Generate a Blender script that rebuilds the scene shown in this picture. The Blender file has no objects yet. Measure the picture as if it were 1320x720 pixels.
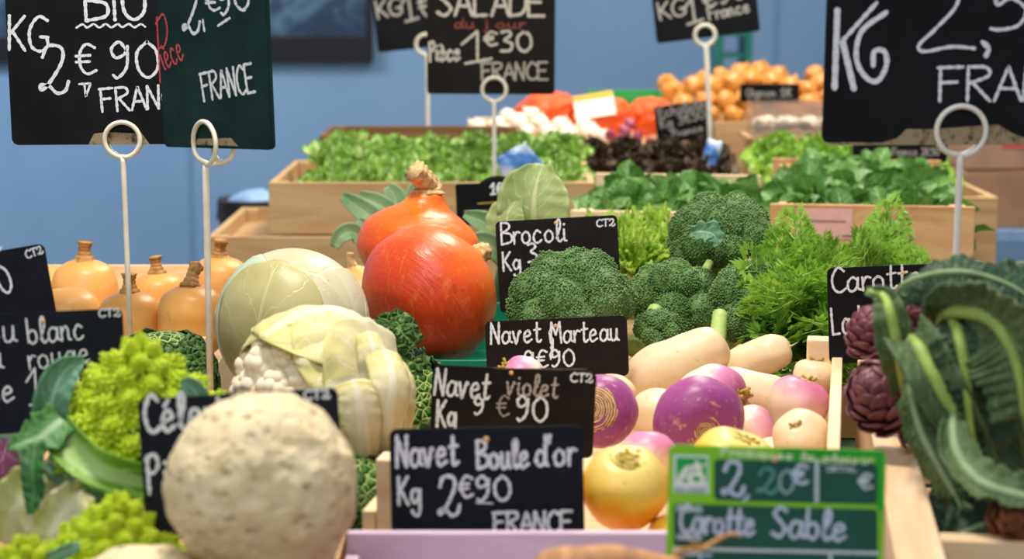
import bpy, bmesh, math, random
import numpy as np
from mathutils import Vector, Matrix, noise, Euler

random.seed(7); np.random.seed(7)
SC = bpy.context.scene
COL = SC.collection
PI = math.pi

# ------------------------------------------------------------------ camera
FPX = 2463.0
ZC = 1.40
PITCH = math.radians(9.0)
CT, ST = math.cos(PITCH), math.sin(PITCH)

def W(px, py, d):
    """point seen at photo pixel (px, py), d metres along the lens axis"""
    xc = (px - 660.0) / FPX * d
    yc = -(py - 360.0) / FPX * d
    return Vector((xc, CT * d + ST * yc, ZC + CT * yc - ST * d))

def S(npx, d):
    return npx / FPX * d

cam_d = bpy.data.cameras.new('camera')
cam = bpy.data.objects.new('camera', cam_d); COL.objects.link(cam)
cam.location = (0, 0, ZC)
cam.rotation_euler = (PI / 2 - PITCH, 0, 0)
cam_d.sensor_width = 36.0
cam_d.lens = FPX / 1320.0 * 36.0
cam_d.clip_start = 0.05
cam_d.dof.use_dof = True
cam_d.dof.focus_distance = 2.12
cam_d.dof.aperture_fstop = 5.9
SC.camera = cam

# ------------------------------------------------------------------ materials
def lin(c):
    if isinstance(c, str):
        c = c.lstrip('#')
        c = tuple(int(c[i:i + 2], 16) / 255.0 for i in (0, 2, 4))
    return tuple((x / 12.92 if x <= 0.04045 else ((x + 0.055) / 1.055) ** 2.4) for x in c) + (1.0,)

class M:
    """small node-graph writer"""
    def __init__(self, name, rough=0.5, spec=0.4, sss=0.0):
        self.m = bpy.data.materials.new(name); self.m.use_nodes = True
        self.nt = self.m.node_tree; self.N = self.nt.nodes; self.L = self.nt.links
        self.b = self.N['Principled BSDF']
        self.b.inputs['Roughness'].default_value = rough
        self.b.inputs['Specular IOR Level'].default_value = spec
        if sss:
            self.b.inputs['Subsurface Weight'].default_value = sss
            self.b.inputs['Subsurface Radius'].default_value = (0.008, 0.004, 0.002)
            self.b.inputs['Subsurface Scale'].default_value = 1.0
        self.tc = None
    def coord(self, kind='Object'):
        if self.tc is None: self.tc = self.N.new('ShaderNodeTexCoord')
        return self.tc.outputs[kind]
    def node(self, t): return self.N.new(t)
    def link(self, a, b): self.L.new(a, b)
    def put(self, sock, v):
        if hasattr(v, 'is_output'): self.L.new(v, sock)
        else: sock.default_value = v
    def mapping(self, vec, scale=(1, 1, 1), rot=(0, 0, 0), loc=(0, 0, 0)):
        n = self.node('ShaderNodeMapping'); self.link(vec, n.inputs['Vector'])
        n.inputs['Scale'].default_value = scale; n.inputs['Rotation'].default_value = rot; n.inputs['Location'].default_value = loc
        return n.outputs[0]
    def noise(self, scale, detail=3.0, rough=0.55, vec=None, dist=0.0):
        n = self.node('ShaderNodeTexNoise'); n.inputs['Scale'].default_value = scale
        n.inputs['Detail'].default_value = detail; n.inputs['Roughness'].default_value = rough; n.inputs['Distortion'].default_value = dist
        self.link(vec if vec is not None else self.coord(), n.inputs['Vector'])
        return n.outputs['Fac']
    def voro(self, scale, feature='F1', vec=None, rnd=1.0):
        n = self.node('ShaderNodeTexVoronoi'); n.feature = feature; n.inputs['Scale'].default_value = scale
        n.inputs['Randomness'].default_value = rnd
        self.link(vec if vec is not None else self.coord(), n.inputs['Vector'])
        return n.outputs['Distance']
    def math(self, op, a, b=0.0, c=0.0):
        n = self.node('ShaderNodeMath'); n.operation = op
        self.put(n.inputs[0], a); self.put(n.inputs[1], b)
        if op in ('MULTIPLY_ADD', 'COMPARE', 'SMOOTH_MIN'): self.put(n.inputs[2], c)
        return n.outputs[0]
    def rng(self, v, a, b, c=0.0, d=1.0, smooth=True):
        n = self.node('ShaderNodeMapRange'); n.interpolation_type = 'SMOOTHSTEP' if smooth else 'LINEAR'
        self.put(n.inputs['Value'], v); n.inputs['From Min'].default_value = a; n.inputs['From Max'].default_value = b
        n.inputs['To Min'].default_value = c; n.inputs['To Max'].default_value = d
        return n.outputs['Result']
    def mix(self, f, a, b, mode='MIX'):
        n = self.node('ShaderNodeMix'); n.data_type = 'RGBA'; n.blend_type = mode
        self.put(n.inputs[0], f)
        for i, v in ((6, a), (7, b)):
            self.put(n.inputs[i], lin(v) if isinstance(v, str) else v)
        return n.outputs[2]
    def ramp(self, f, stops):
        n = self.node('ShaderNodeValToRGB'); r = n.color_ramp
        while len(r.elements) > 1: r.elements.remove(r.elements[-1])
        r.elements[0].position = stops[0][0]; r.elements[0].color = lin(stops[0][1])
        for p, c in stops[1:]:
            e = r.elements.new(p); e.color = lin(c)
        self.link(f, n.inputs[0]); return n.outputs[0]
    def xyz(self, vec=None):
        n = self.node('ShaderNodeSeparateXYZ'); self.link(vec if vec is not None else self.coord(), n.inputs[0]); return n.outputs
    def color(self, c): self.put(self.b.inputs['Base Color'], lin(c) if isinstance(c, str) else c); return self
    def bump(self, h, strength=0.3, dist=0.002):
        n = self.node('ShaderNodeBump'); n.inputs['Strength'].default_value = strength; n.inputs['Distance'].default_value = dist
        self.put(n.inputs['Height'], h); self.link(n.outputs[0], self.b.inputs['Normal']); return self
    def rand(self):
        n = self.node('ShaderNodeObjectInfo'); return n.outputs['Random']

def plain(name, c, rough=0.5, spec=0.4, var=0.12, scale=40, metal=0.0, bump=0.0):
    m = M(name, rough, spec)
    f = m.noise(scale, 4)
    base = lin(c)
    dark = tuple(x * (1 - var) for x in base[:3]) + (1,)
    light = tuple(min(1, x * (1 + var)) for x in base[:3]) + (1,)
    m.color(m.mix(m.rng(f, .3, .7), dark, light)); m.b.inputs['Metallic'].default_value = metal
    if bump: m.bump(m.noise(scale * 2, 4), bump, 0.001)
    return m.m

def wood(name, a, b, c, stain=0.0):
    m = M(name, 0.65, 0.25)
    v = m.mapping(m.coord(), scale=(3.0, 28.0, 28.0))
    r = m.node('ShaderNodeObjectInfo')
    add = m.node('ShaderNodeVectorMath'); add.operation = 'ADD'; m.link(v, add.inputs[0])
    mul = m.math('MULTIPLY', r.outputs['Random'], 37.0)
    cb = m.node('ShaderNodeCombineXYZ'); m.link(mul, cb.inputs[0]); m.link(mul, cb.inputs[1]); m.link(cb.outputs[0], add.inputs[1])
    f = m.noise(1.0, 6, 0.65, vec=add.outputs[0], dist=1.2)
    f2 = m.noise(6.0, 3, vec=add.outputs[0])
    col = m.ramp(f, [(0.25, c), (0.45, b), (0.68, a)])
    if stain:
        st = m.rng(m.noise(9.0, 5), 0.5, 0.68)
        col = m.mix(m.math('MULTIPLY', st, stain), col, '#6b4a2c')
    m.color(col); m.bump(m.math('ADD', f, m.math('MULTIPLY', f2, .4)), 0.35, 0.0015)
    return m.m

def leafmat(name, a, b, vein, n=7.0, k=0.55, vw=0.09, rib=0.07, crinkle=60, cs=0.4, rough=0.5, spec=0.35, trans=0.25, edge=None, vein_amt=0.8, net=0.0, netscale=60, blot=12):
    """leaf: UV x runs across (midrib at 0.5), UV y runs from base to tip"""
    m = M(name, rough, spec)
    uv = m.xyz(m.coord('UV'))
    du = m.math('ABSOLUTE', m.math('SUBTRACT', uv[0], 0.5))
    wob = m.math('MULTIPLY', m.math('SUBTRACT', m.noise(9, 2, vec=m.coord('UV')), 0.5), 0.16)
    ph = m.math('MULTIPLY', m.math('ADD', m.math('SUBTRACT', uv[1], m.math('MULTIPLY', du, k)), wob), n)
    tri = m.math('ABSOLUTE', m.math('SUBTRACT', m.math('FRACT', ph), 0.5))
    lat = m.rng(tri, 0.0, vw, 1.0, 0.0)
    lat = m.math('MULTIPLY', lat, m.rng(du, 0.30, 0.5, 1.0, 0.25))
    tap = m.math('MULTIPLY_ADD', uv[1], -rib * 0.8, rib)
    ribm = m.rng(m.math('DIVIDE', du, m.math('MAXIMUM', tap, 0.004)), 0.5, 1.0, 1.0, 0.0)
    mask = m.math('MAXIMUM', lat, ribm)
    if net:
        e = m.voro(netscale, 'DISTANCE_TO_EDGE')
        nm = m.math('MULTIPLY', m.rng(e, 0.02, 0.13, 1.0, 0.0), net)
        mask = m.math('MAXIMUM', mask, nm)
    base = m.mix(m.rng(m.noise(blot, 4), 0.32, 0.68), a, b)
    if edge: base = m.mix(m.rng(uv[1], 0.55, 1.0), base, edge)
    col = m.mix(m.math('MULTIPLY', mask, vein_amt), base, vein)
    m.color(col)
    h = m.math('ADD', m.noise(crinkle, 3), m.math('MULTIPLY', mask, -0.25))
    if net:
        h = m.math('ADD', h, m.rng(e, 0.0, 0.35, 0.0, 1.6))
    m.bump(h, cs, 0.003)
    if trans:
        tr = m.node('ShaderNodeBsdfTranslucent'); m.link(col, tr.inputs['Color'])
        mx = m.node('ShaderNodeMixShader'); mx.inputs[0].default_value = trans
        out = m.N['Material Output']
        m.link(m.b.outputs[0], mx.inputs[1]); m.link(tr.outputs[0], mx.inputs[2]); m.link(mx.outputs[0], out.inputs['Surface'])
    return m.m

# ------------------------------------------------------------------ objects
def tag(o, label=None, cat=None, group=None, kind=None):
    if label: o['label'] = label
    if cat: o['category'] = cat
    if group: o['group'] = group
    if kind: o['kind'] = kind
    return o

def thing(name, label, cat, loc=(0, 0, 0), rot=None, group=None):
    o = bpy.data.objects.new(name, None); COL.objects.link(o)
    o.empty_display_size = 0.02
    o.location = loc
    if rot is not None: o.rotation_euler = rot
    return tag(o, label, cat, group)

def mesh(name, v, f, uv=None, smooth=True):
    me = bpy.data.meshes.new(name)
    v = np.asarray(v, dtype=np.float32)
    if isinstance(f, np.ndarray) and f.ndim == 2:
        nf, k = f.shape
        me.vertices.add(len(v)); me.vertices.foreach_set('co', v.ravel())
        me.loops.add(nf * k); me.loops.foreach_set('vertex_index', f.astype(np.int32).ravel())
        me.polygons.add(nf); me.polygons.foreach_set('loop_start', np.arange(0, nf * k, k, dtype=np.int32))
        me.update(calc_edges=True)
    else:
        me.from_pydata([tuple(map(float, p)) for p in v], [], [tuple(map(int, q)) for q in f]); me.update()
    if uv is not None:
        uv = np.asarray(uv, dtype=np.float32)
        l = me.uv_layers.new(name='UVMap')
        idx = np.empty(len(me.loops), dtype=np.int32); me.loops.foreach_get('vertex_index', idx)
        l.data.foreach_set('uv', uv[idx].ravel())
    if smooth: me.polygons.foreach_set('use_smooth', np.ones(len(me.polygons), dtype=bool))
    return me

def put(name, me, mat, parent=None, loc=(0, 0, 0), rot=(0, 0, 0), solid=0.0, sub=0, label=None):
    o = bpy.data.objects.new(name, me); COL.objects.link(o)
    if mat is not None and not me.materials: me.materials.append(mat)
    if parent is not None: o.parent = parent
    o.location = loc; o.rotation_euler = rot
    if solid:
        md = o.modifiers.new('thick', 'SOLIDIFY'); md.thickness = solid; md.offset = 0
    if sub:
        md = o.modifiers.new('sub', 'SUBSURF'); md.levels = sub; md.render_levels = sub
    if label: o['label'] = label
    return o

def rot_to(d, spin=0.0):
    q = Vector((0, 0, 1)).rotation_difference(Vector(d).normalized())
    return (q.to_matrix() @ Matrix.Rotation(spin, 3, 'Z')).to_euler()

_ico = {}
def ico(sub):
    if sub not in _ico:
        bm = bmesh.new(); bmesh.ops.create_icosphere(bm, subdivisions=sub, radius=1.0)
        v = np.array([p.co[:] for p in bm.verts]); bm.verts.index_update()
        f = np.array([[q.index for q in p.verts] for p in bm.faces]); bm.free()
        _ico[sub] = (v, f)
    return _ico[sub]

def tile(bv, bf, pos, scl, R=None, uv=None):
    """copies of one small shape as a single mesh array: pos (n,3), scl (n,) or (n,3), R (n,3,3)"""
    pos = np.asarray(pos, float); n = len(pos)
    scl = np.asarray(scl, float)
    if scl.ndim == 1: scl = np.repeat(scl[:, None], 3, 1)
    v = bv[None] * scl[:, None, :]
    if R is not None: v = np.einsum('nij,nkj->nki', R, v)
    v = v + pos[:, None, :]
    f = bf[None] + (np.arange(n) * len(bv))[:, None, None]
    out = v.reshape(-1, 3), f.reshape(-1, bf.shape[1])
    if uv is not None: return out + (np.tile(uv, (n, 1)),)
    return out

def frames(nrm, seed=0):
    """rotation matrices whose z is nrm (n,3)"""
    rs = np.random.RandomState(seed)
    nrm = nrm / np.linalg.norm(nrm, axis=1)[:, None]
    a = rs.normal(size=nrm.shape); x = np.cross(a, nrm); x /= np.linalg.norm(x, axis=1)[:, None]
    y = np.cross(nrm, x)
    return np.stack([x, y, nrm], axis=2)

def join(parts):
    vs, fs, us, b = [], [], [], 0
    for p in parts:
        vs.append(p[0]); fs.append(p[1] + b); b += len(p[0])
        if len(p) > 2: us.append(p[2])
    return (np.concatenate(vs), np.concatenate(fs)) + ((np.concatenate(us),) if us else ())

def fib(n, zmin=-1.0):
    i = np.arange(n) + 0.5
    z = 1 - (1 - zmin) * i / n
    r = np.sqrt(np.maximum(0, 1 - z * z)); a = i * 2.399963
    return np.stack([r * np.cos(a), r * np.sin(a), z], 1)

def nz(v, s, seed=0.0):
    return np.array([noise.noise((p[0] * s + seed, p[1] * s + seed * 1.7, p[2] * s - seed)) for p in v])

def box_mesh(name, sx, sy, sz, bev=0.0012, segs=2):
    bm = bmesh.new(); bmesh.ops.create_cube(bm, size=1.0)
    bmesh.ops.scale(bm, vec=(sx, sy, sz), verts=bm.verts)
    if bev: bmesh.ops.bevel(bm, geom=bm.edges[:], offset=bev, segments=segs, affect='EDGES', profile=0.5)
    me = bpy.data.meshes.new(name); bm.to_mesh(me); bm.free(); return me

def catmull(pts, n):
    P = [np.array(p, float) for p in pts]
    if len(P) == 2: return np.array([P[0] + (P[1] - P[0]) * t for t in np.linspace(0, 1, n)])
    P = [2 * P[0] - P[1]] + P + [2 * P[-1] - P[-2]]
    m = len(P) - 3; out = []
    for t in np.linspace(0, m, n):
        i = min(int(t), m - 1); u = t - i
        a, b, c, d = P[i:i + 4]
        out.append(0.5 * (2 * b + (c - a) * u + (2 * a - 5 * b + 4 * c - d) * u * u + (3 * b - a - 3 * c + d) * u ** 3))
    return np.array(out)

def tube(pts, rad, seg=10, caps=True):
    """swept tube through pts with a radius per point"""
    P = np.asarray(pts, float); n = len(P)
    rad = np.full(n, rad) if np.isscalar(rad) else np.asarray(rad, float)
    T = np.gradient(P, axis=0); T /= np.linalg.norm(T, axis=1)[:, None] + 1e-12
    ref = np.array([0, 0, 1.0]) if abs(T[0][2]) < 0.9 else np.array([1.0, 0, 0])
    v = []
    a = np.linspace(0, 2 * PI, seg, endpoint=False)
    x = np.cross(T[0], ref); x /= np.linalg.norm(x)
    for i in range(n):
        x = x - T[i] * np.dot(x, T[i]); x /= np.linalg.norm(x); y = np.cross(T[i], x)
        v.append(P[i] + rad[i] * (np.cos(a)[:, None] * x + np.sin(a)[:, None] * y))
    v = np.concatenate(v); f = []
    for i in range(n - 1):
        for j in range(seg):
            k = (j + 1) % seg
            f.append((i * seg + j, i * seg + k, (i + 1) * seg + k, (i + 1) * seg + j))
    f = np.array(f)
    if caps:
        v = np.concatenate([v, P[:1], P[-1:]]); c0 = len(v) - 2
        ex = [(c0, (j + 1) % seg, j, j) for j in range(seg)] + [(c0 + 1, (n - 1) * seg + j, (n - 1) * seg + (j + 1) % seg, (n - 1) * seg + (j + 1) % seg) for j in range(seg)]
        return v, [tuple(q) for q in f] + [q[:3] for q in ex]
    return v, f

def lathe(prof, seg=40, rings=40, squash=None):
    """smooth lathe of (radius, z) control points"""
    c = catmull([(r, 0, z) for r, z in prof], rings)
    a = np.linspace(0, 2 * PI, seg, endpoint=False)
    r = np.maximum(c[:, 0], 1e-5)
    v = np.stack([np.outer(r, np.cos(a)), np.outer(r, np.sin(a)), np.repeat(c[:, 2:3], seg, 1)], 2).reshape(-1, 3)
    i, j = np.meshgrid(np.arange(rings - 1), np.arange(seg), indexing='ij'); k = (j + 1) % seg
    f = np.stack([i * seg + j, i * seg + k, (i + 1) * seg + k, (i + 1) * seg + j], 2).reshape(-1, 4)
    return v, f

def lump(v, amp, s, seed=0.0):
    """push points in or out along their own direction by smooth noise"""
    L = np.linalg.norm(v, axis=1); L[L == 0] = 1
    return v * (1 + amp * nz(v, s, seed))[:, None]

def grid_faces(nu, nv):
    i, j = np.meshgrid(np.arange(nv - 1), np.arange(nu - 1), indexing='ij')
    a = i * nu + j
    return np.stack([a, a + 1, a + nu + 1, a + nu], 2).reshape(-1, 4)

def leaf_strip(line, width, face=(0, -1, 0.2), nu=13, nv=28, cup=0.0, ruffle=0.0, rf=40.0, seed=0, twist=0.0, fold=0.0, rib=0.0, teeth=0.0, teeth_n=9, curl=0.0, pleat=0.0, pn=26):
    """leaf along a 3-D centre line. width: list of half widths base->tip. face: the way the upper side looks"""
    C = catmull(line, nv)
    wv = catmull([(w, 0, 0) for w in width], nv)[:, 0]; wv = np.maximum(wv, 0.0004)
    T = np.gradient(C, axis=0); T /= np.linalg.norm(T, axis=1)[:, None] + 1e-12
    fc = np.array(face, float); fc /= np.linalg.norm(fc)
    v, uv = [], []
    u = np.linspace(-1, 1, nu)
    prev = None
    for i in range(nv):
        n = fc - T[i] * np.dot(fc, T[i])
        if np.linalg.norm(n) < 0.25 and prev is not None: n = prev - T[i] * np.dot(prev, T[i])
        n /= np.linalg.norm(n) + 1e-9
        prev = n
        t = i / (nv - 1)
        if twist:
            R = np.array(Matrix.Rotation(twist * t, 3, Vector(T[i]))); n = R @ n
        s = np.cross(T[i], n)
        for j, uu in enumerate(u):
            w = wv[i]
            if teeth: w *= 1 + teeth * math.sin(t * teeth_n * 2 * PI + (1.3 if uu > 0 else 0)) * abs(uu)
            h = cup * uu * uu * w + fold * abs(uu) * w + rib * math.exp(-(uu / 0.13) ** 2) * (1 - 0.7 * t)
            if ruffle:
                q = C[i] + s * uu * w
                h += ruffle * abs(uu) ** 1.3 * (math.sin(t * rf + seed * 2.1 + uu * 2) * 0.6 + 1.1 * noise.noise(Vector((q[0] * 60 + seed * 3.3, q[1] * 60, q[2] * 60))))
                h += ruffle * 0.35 * noise.noise(Vector((q[0] * 120 + seed, q[1] * 120, q[2] * 120)))
            if pleat:
                ph = t * pn * 2 * PI - abs(uu) * 5.0 + 1.5 * noise.noise(Vector((t * 7 + seed, uu * 2, 0)))
                h += pleat * math.sin(ph) * min(1.0, abs(uu) * 2.2) * (1 if abs(uu) > .12 else 0)
                h += pleat * .8 * noise.noise(Vector((t * 30 + seed, uu * 9, 1.0))) * abs(uu)
            if curl: h += curl * w * max(0, abs(uu) - 0.6) ** 2 * 6
            v.append(C[i] + s * uu * w * (1 - 0.12 * abs(cup) * uu * uu) + n * h)
            uv.append(((uu + 1) / 2, t))
    return np.array(v), grid_faces(nu, nv), np.array(uv)

def shell_leaf(R, az, a0, a1, wid, off=0.02, flare=0.0, ruffle=0.0, seed=0, nu=17, nv=26, squash=(1, 1, 1), point=0.6, rib=0.02):
    """leaf lying on a ball: base at the ball's bottom pole, rising along azimuth az from polar angle a0 to a1 (from the bottom)"""
    v, uv = [], []
    for i in range(nv):
        t = i / (nv - 1); al = a0 + (a1 - a0) * t
        hw = wid * (math.sin(min(1.0, t * 1.15 + 0.12) * PI / 2) ** 0.7) * (1.0 if t < point else math.sqrt(max(0.0, 1 - ((t - point) / (1 - point)) ** 2)) * 0.92 + 0.08)
        for j in range(nu):
            uu = -1 + 2 * j / (nu - 1)
            b = uu * hw
            # leaf frame: al along the meridian, b across it
            x, y, z = math.sin(al) * math.cos(b), math.sin(b), -math.cos(al) * math.cos(b)
            p = Vector((x * math.cos(az) - y * math.sin(az), x * math.sin(az) + y * math.cos(az), z))
            e = max(abs(uu) ** 3 * 0.7, t ** 4)
            r = 1 + off + flare * e + rib * math.exp(-(uu / 0.1) ** 2) * (1 - t) 
            r += ruffle * (0.3 + e) * noise.noise(p * 4.0 + Vector((seed, seed * 2.0, 0))) + ruffle * 0.5 * e * noise.noise(p * 11.0 + Vector((seed, 0, seed)))
            v.append((p.x * R * r * squash[0], p.y * R * r * squash[1], p.z * R * r * squash[2])); uv.append(((uu + 1) / 2, t))
    return np.array(v), grid_faces(nu, nv), np.array(uv)
# ------------------------------------------------------------------ vegetable materials
def mat_turnip(name, top, side, bottom, z0, z1, ring='#7d5a38', blotch=0.5):
    m = M(name, 0.40, 0.42)
    z = m.xyz()[2]
    f = m.math('ADD', z, m.math('MULTIPLY', m.math('SUBTRACT', m.noise(28, 4), 0.5), 0.03))
    t = m.rng(f, z0, z1)
    c = m.ramp(t, [(0.0, bottom), (0.42, bottom), (0.62, side), (1.0, top)])
    vec = m.mapping(m.coord(), scale=(1, 1, 3.2))
    c = m.mix(m.math('MULTIPLY', m.rng(m.noise(95, 5, 0.7, vec=vec), 0.56, 0.72), blotch), c, '#e8b98f')
    c = m.mix(m.math('MULTIPLY', m.rng(m.noise(150, 4), 0.62, 0.72), 0.35), c, '#a8794c')
    c = m.mix(m.math('MULTIPLY', m.rng(m.noise(22, 5, .7, vec=vec), 0.52, 0.72), 0.22), c, '#b98a62')
    r = m.math('SQRT', m.math('ADD', m.math('POWER', m.xyz()[0], 2.0), m.math('POWER', m.xyz()[1], 2.0)))
    m.color(c); m.bump(m.math('ADD', m.noise(70, 4), m.math('MULTIPLY', m.noise(300, 2), .2)), 0.12, 0.002)
    return m.m

M_VIOLET = mat_turnip('violet_turnip', '#8f3c7e', '#b4609a', '#efd6bd', -0.045, 0.02, blotch=.7)
M_PINK = mat_turnip('pink_turnip', '#b8559a', '#d789ac', '#f2dcc2', -0.03, 0.045)
M_PALE = mat_turnip('pale_turnip', '#c0558f', '#e9b7b5', '#e4cdab', -0.03, 0.036, blotch=.35)
M_WHITE = mat_turnip('white_turnip', '#e2c79c', '#e6cfaa', '#e2c8a2', -0.05, 0.05, blotch=.25)
M_GOLD = mat_turnip('gold_turnip', '#ddcc80', '#efc03a', '#ee9c0c', -0.032, 0.044, blotch=.2)

def mat_crown(name, a, b, c):
    m = M(name, 0.75, 0.2)
    x = m.xyz()
    r = m.math('SQRT', m.math('ADD', m.math('POWER', x[0], 2.0), m.math('POWER', x[1], 2.0)))
    w = m.math('SINE', m.math('MULTIPLY', m.math('ADD', r, m.math('MULTIPLY', m.noise(60, 3), 0.005)), 2700.0))
    f = m.math('MULTIPLY_ADD', w, 0.3, m.noise(120, 4))
    m.color(m.ramp(f, [(0.2, c), (0.45, b), (0.75, a)])); m.bump(f, 0.6, 0.002)
    return m.m
M_CROWN = mat_crown('leaf_scar_brown', '#dbb98f', '#b58c64', '#6b4a30')
M_CROWNY = mat_crown('leaf_scar_olive', '#d8c56a', '#a58c3c', '#6b5427')
M_STUB = plain('dry_stem_stub', '#a98a3c', 0.7, 0.2, 0.35, 200)

def mat_pumpkin():
    m = M('orange_pumpkin_skin', 0.32, 0.5, 0.05)
    z = m.xyz()[2]
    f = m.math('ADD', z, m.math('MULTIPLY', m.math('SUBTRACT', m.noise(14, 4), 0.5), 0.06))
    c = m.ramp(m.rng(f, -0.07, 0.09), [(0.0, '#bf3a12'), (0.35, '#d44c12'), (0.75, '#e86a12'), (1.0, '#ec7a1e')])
    vec = m.mapping(m.coord(), scale=(1, 1, 5))
    c = m.mix(m.math('MULTIPLY', m.rng(m.noise(60, 7, 0.75, vec=m.mapping(m.coord(), scale=(1, 2.6, 1), rot=(.5, .3, .6))), 0.5, 0.72), 0.3), c, '#f2a055')
    c = m.mix(m.rng(m.voro(55), 0.0, 0.055, 0.9, 0.0), c, '#f3b377')
    c = m.mix(m.math('MULTIPLY', m.rng(m.noise(42, 5), 0.66, 0.75), 0.5), c, '#7d2b12')
    m.color(c); m.bump(m.math('ADD', m.noise(50, 6, vec=vec), m.math('MULTIPLY', m.noise(180, 2), 0.25)), 0.35, 0.003)
    return m.m
M_PUMP = mat_pumpkin()
M_CORK = plain('corky_stem', '#c9a97a', 0.8, 0.15, 0.3, 70, bump=0.25)
M_BROWNSTEM = plain('brown_squash_stem', '#b58a55', 0.8, 0.15, 0.4, 80, bump=0.6)

def mat_squash():
    m = M('tan_squash_skin', 0.38, 0.4, 0.05)
    c = m.ramp(m.noise(9, 5), [(0.3, '#df9c48'), (0.6, '#eab066')])
    c = m.mix(m.math('MULTIPLY', m.rng(m.noise(35, 6, 0.7), 0.58, 0.75), 0.6), c, '#b0763c')
    c = m.mix(m.rng(m.voro(70), 0.0, 0.06, 0.7, 0.0), c, '#8d5a2c')
    m.color(c); m.bump(m.noise(30, 5), 0.2, 0.003)
    return m.m
M_SQUASH = mat_squash()

def mat_celeriac():
    m = M('celeriac_skin', 0.72, 0.25)
    c = m.ramp(m.noise(17, 6, 0.68), [(0.25, '#bca677'), (0.45, '#dccca2'), (0.70, '#ece1c2')])
    c = m.mix(m.math('MULTIPLY', m.rng(m.noise(9, 3), 0.5, 0.7), 0.3), c, '#aaa860')
    vec = m.mapping(m.coord(), scale=(1, 1, 1.7))
    c = m.mix(m.math('MULTIPLY', m.rng(m.voro(52, vec=vec), 0.06, 0.26, 1.0, 0.0), 0.6), c, '#9c6c45')
    c = m.mix(m.math('MULTIPLY', m.rng(m.noise(55, 6, 0.7), 0.57, 0.68), 0.45), c, '#94764c')
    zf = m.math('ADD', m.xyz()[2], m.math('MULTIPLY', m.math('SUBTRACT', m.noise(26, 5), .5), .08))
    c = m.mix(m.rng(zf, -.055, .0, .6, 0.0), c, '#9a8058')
    m.color(c)
    m.bump(m.math('ADD', m.math('MULTIPLY', m.rng(m.voro(62, vec=vec), 0.0, 0.3), 1.0), m.math('MULTIPLY', m.noise(120, 5), 0.9)), 0.8, 0.006)
    return m.m
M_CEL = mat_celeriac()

def mat_bead(name, a, b, c, scale=18, rough=0.6):
    m = M(name, rough, 0.3)
    f = m.math('ADD', m.noise(scale, 4), m.math('MULTIPLY', m.math('SUBTRACT', m.noise(260, 2), 0.5), 0.4))
    m.color(m.ramp(f, [(0.28, a), (0.5, b), (0.74, c)])); return m.m
M_BROC = mat_bead('broccoli_buds', '#43622f', '#5b7d45', '#7d9b62')
M_BSTALK = plain('broccoli_stalk', '#9db566', 0.5, 0.35, 0.2, 40)
M_ROMA = mat_bead('romanesco_buds', '#aec616', '#c3d92a', '#dae65c', 14, 0.5)
M_CURD = mat_bead('cauliflower_curd', '#d6c6a2', '#e4d8bc', '#ece2cf', 14, 0.65)

M_LEAFROM = leafmat('romanesco_leaf', '#4f8a45', '#66a05a', '#a9c99a', n=6, rough=0.5, edge='#4b8a40', rib=0.14)
M_LEAFROMB = leafmat('romanesco_leaf_bluish', '#5f9272', '#7cab8c', '#a9cdb0', n=6, rough=0.5, rib=0.10)
M_RIBROM = leafmat('romanesco_leaf_rib', '#6d9e30', '#8ab648', '#b6d488', n=3, rib=0.5, rough=0.45)
M_LEAFDARK = leafmat('dark_green_leaf', '#1f5a26', '#2f6e30', '#5d9150', n=6, rough=0.5)
M_LEAFCAU = leafmat('cauliflower_leaf', '#d8d29c', '#e4dfc2', '#f0ecd8', n=6, k=0.7, rib=0.2, rough=0.45, vein_amt=0.75, crinkle=30, cs=0.3, trans=0.3, edge='#e4dd96')
M_LEAFCAUG = leafmat('cauliflower_leaf_green', '#b4bf70', '#ccce9c', '#dddabc', n=6, k=0.7, rib=0.2, rough=0.45, vein_amt=0.45, trans=0.3, edge='#cfd87c')
M_CAUSTEM = plain('cut_cauliflower_stem', '#e6e2b8', 0.5, 0.35, 0.12, 30)
M_CABB = leafmat('white_cabbage_leaf', '#cec8a2', '#dad4b6', '#e8e3cf', n=5, k=0.8, vw=0.04, rib=0.05, rough=0.36, crinkle=22, cs=0.25, trans=0.2, vein_amt=0.45)
M_CABBG = leafmat('white_cabbage_leaf_green', '#b7b277', '#c4c08a', '#d4d0a6', n=4, k=0.8, vw=0.05, rib=0.04, rough=0.36, crinkle=22, cs=0.25, trans=0.2, vein_amt=0.6, blot=22)
M_CABBM = leafmat('white_cabbage_leaf_mint', '#bccdb0', '#c9d6bc', '#d8e0cc', n=5, k=0.8, vw=0.05, rib=0.04, rough=0.36, crinkle=22, cs=0.15, trans=0.2, vein_amt=0.6)
M_SAVOY = leafmat('savoy_leaf', '#1f4a20', '#33632b', '#7fa045', n=5, rib=0.06, rough=0.45, net=0.45, netscale=115, cs=0.9, trans=0.15, vein_amt=0.7)
M_SAVOYL = leafmat('savoy_leaf_light', '#2f6420', '#4d8430', '#b9cf74', n=5, rib=0.06, rough=0.45, net=0.95, netscale=115, cs=0.9, trans=0.15, vein_amt=0.9)
M_REDCAB = leafmat('red_cabbage_leaf', '#5b3450', '#7a4a6b', '#c6a3b6', n=5, rough=0.35, trans=0.1, vein_amt=0.5)
M_CARROTG = leafmat('carrot_frond', '#79aa3a', '#a0ca50', '#bad878', n=1, rib=0.2, rough=0.5, trans=0.35, crinkle=200, cs=0.1, blot=30)
M_ARTI = leafmat('artichoke_leaf', '#465f3c', '#657c55', '#93a577', n=7, k=0.8, vw=0.08, rib=0.13, rough=0.6, crinkle=90, cs=0.7, trans=0.12, vein_amt=0.75)
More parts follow.
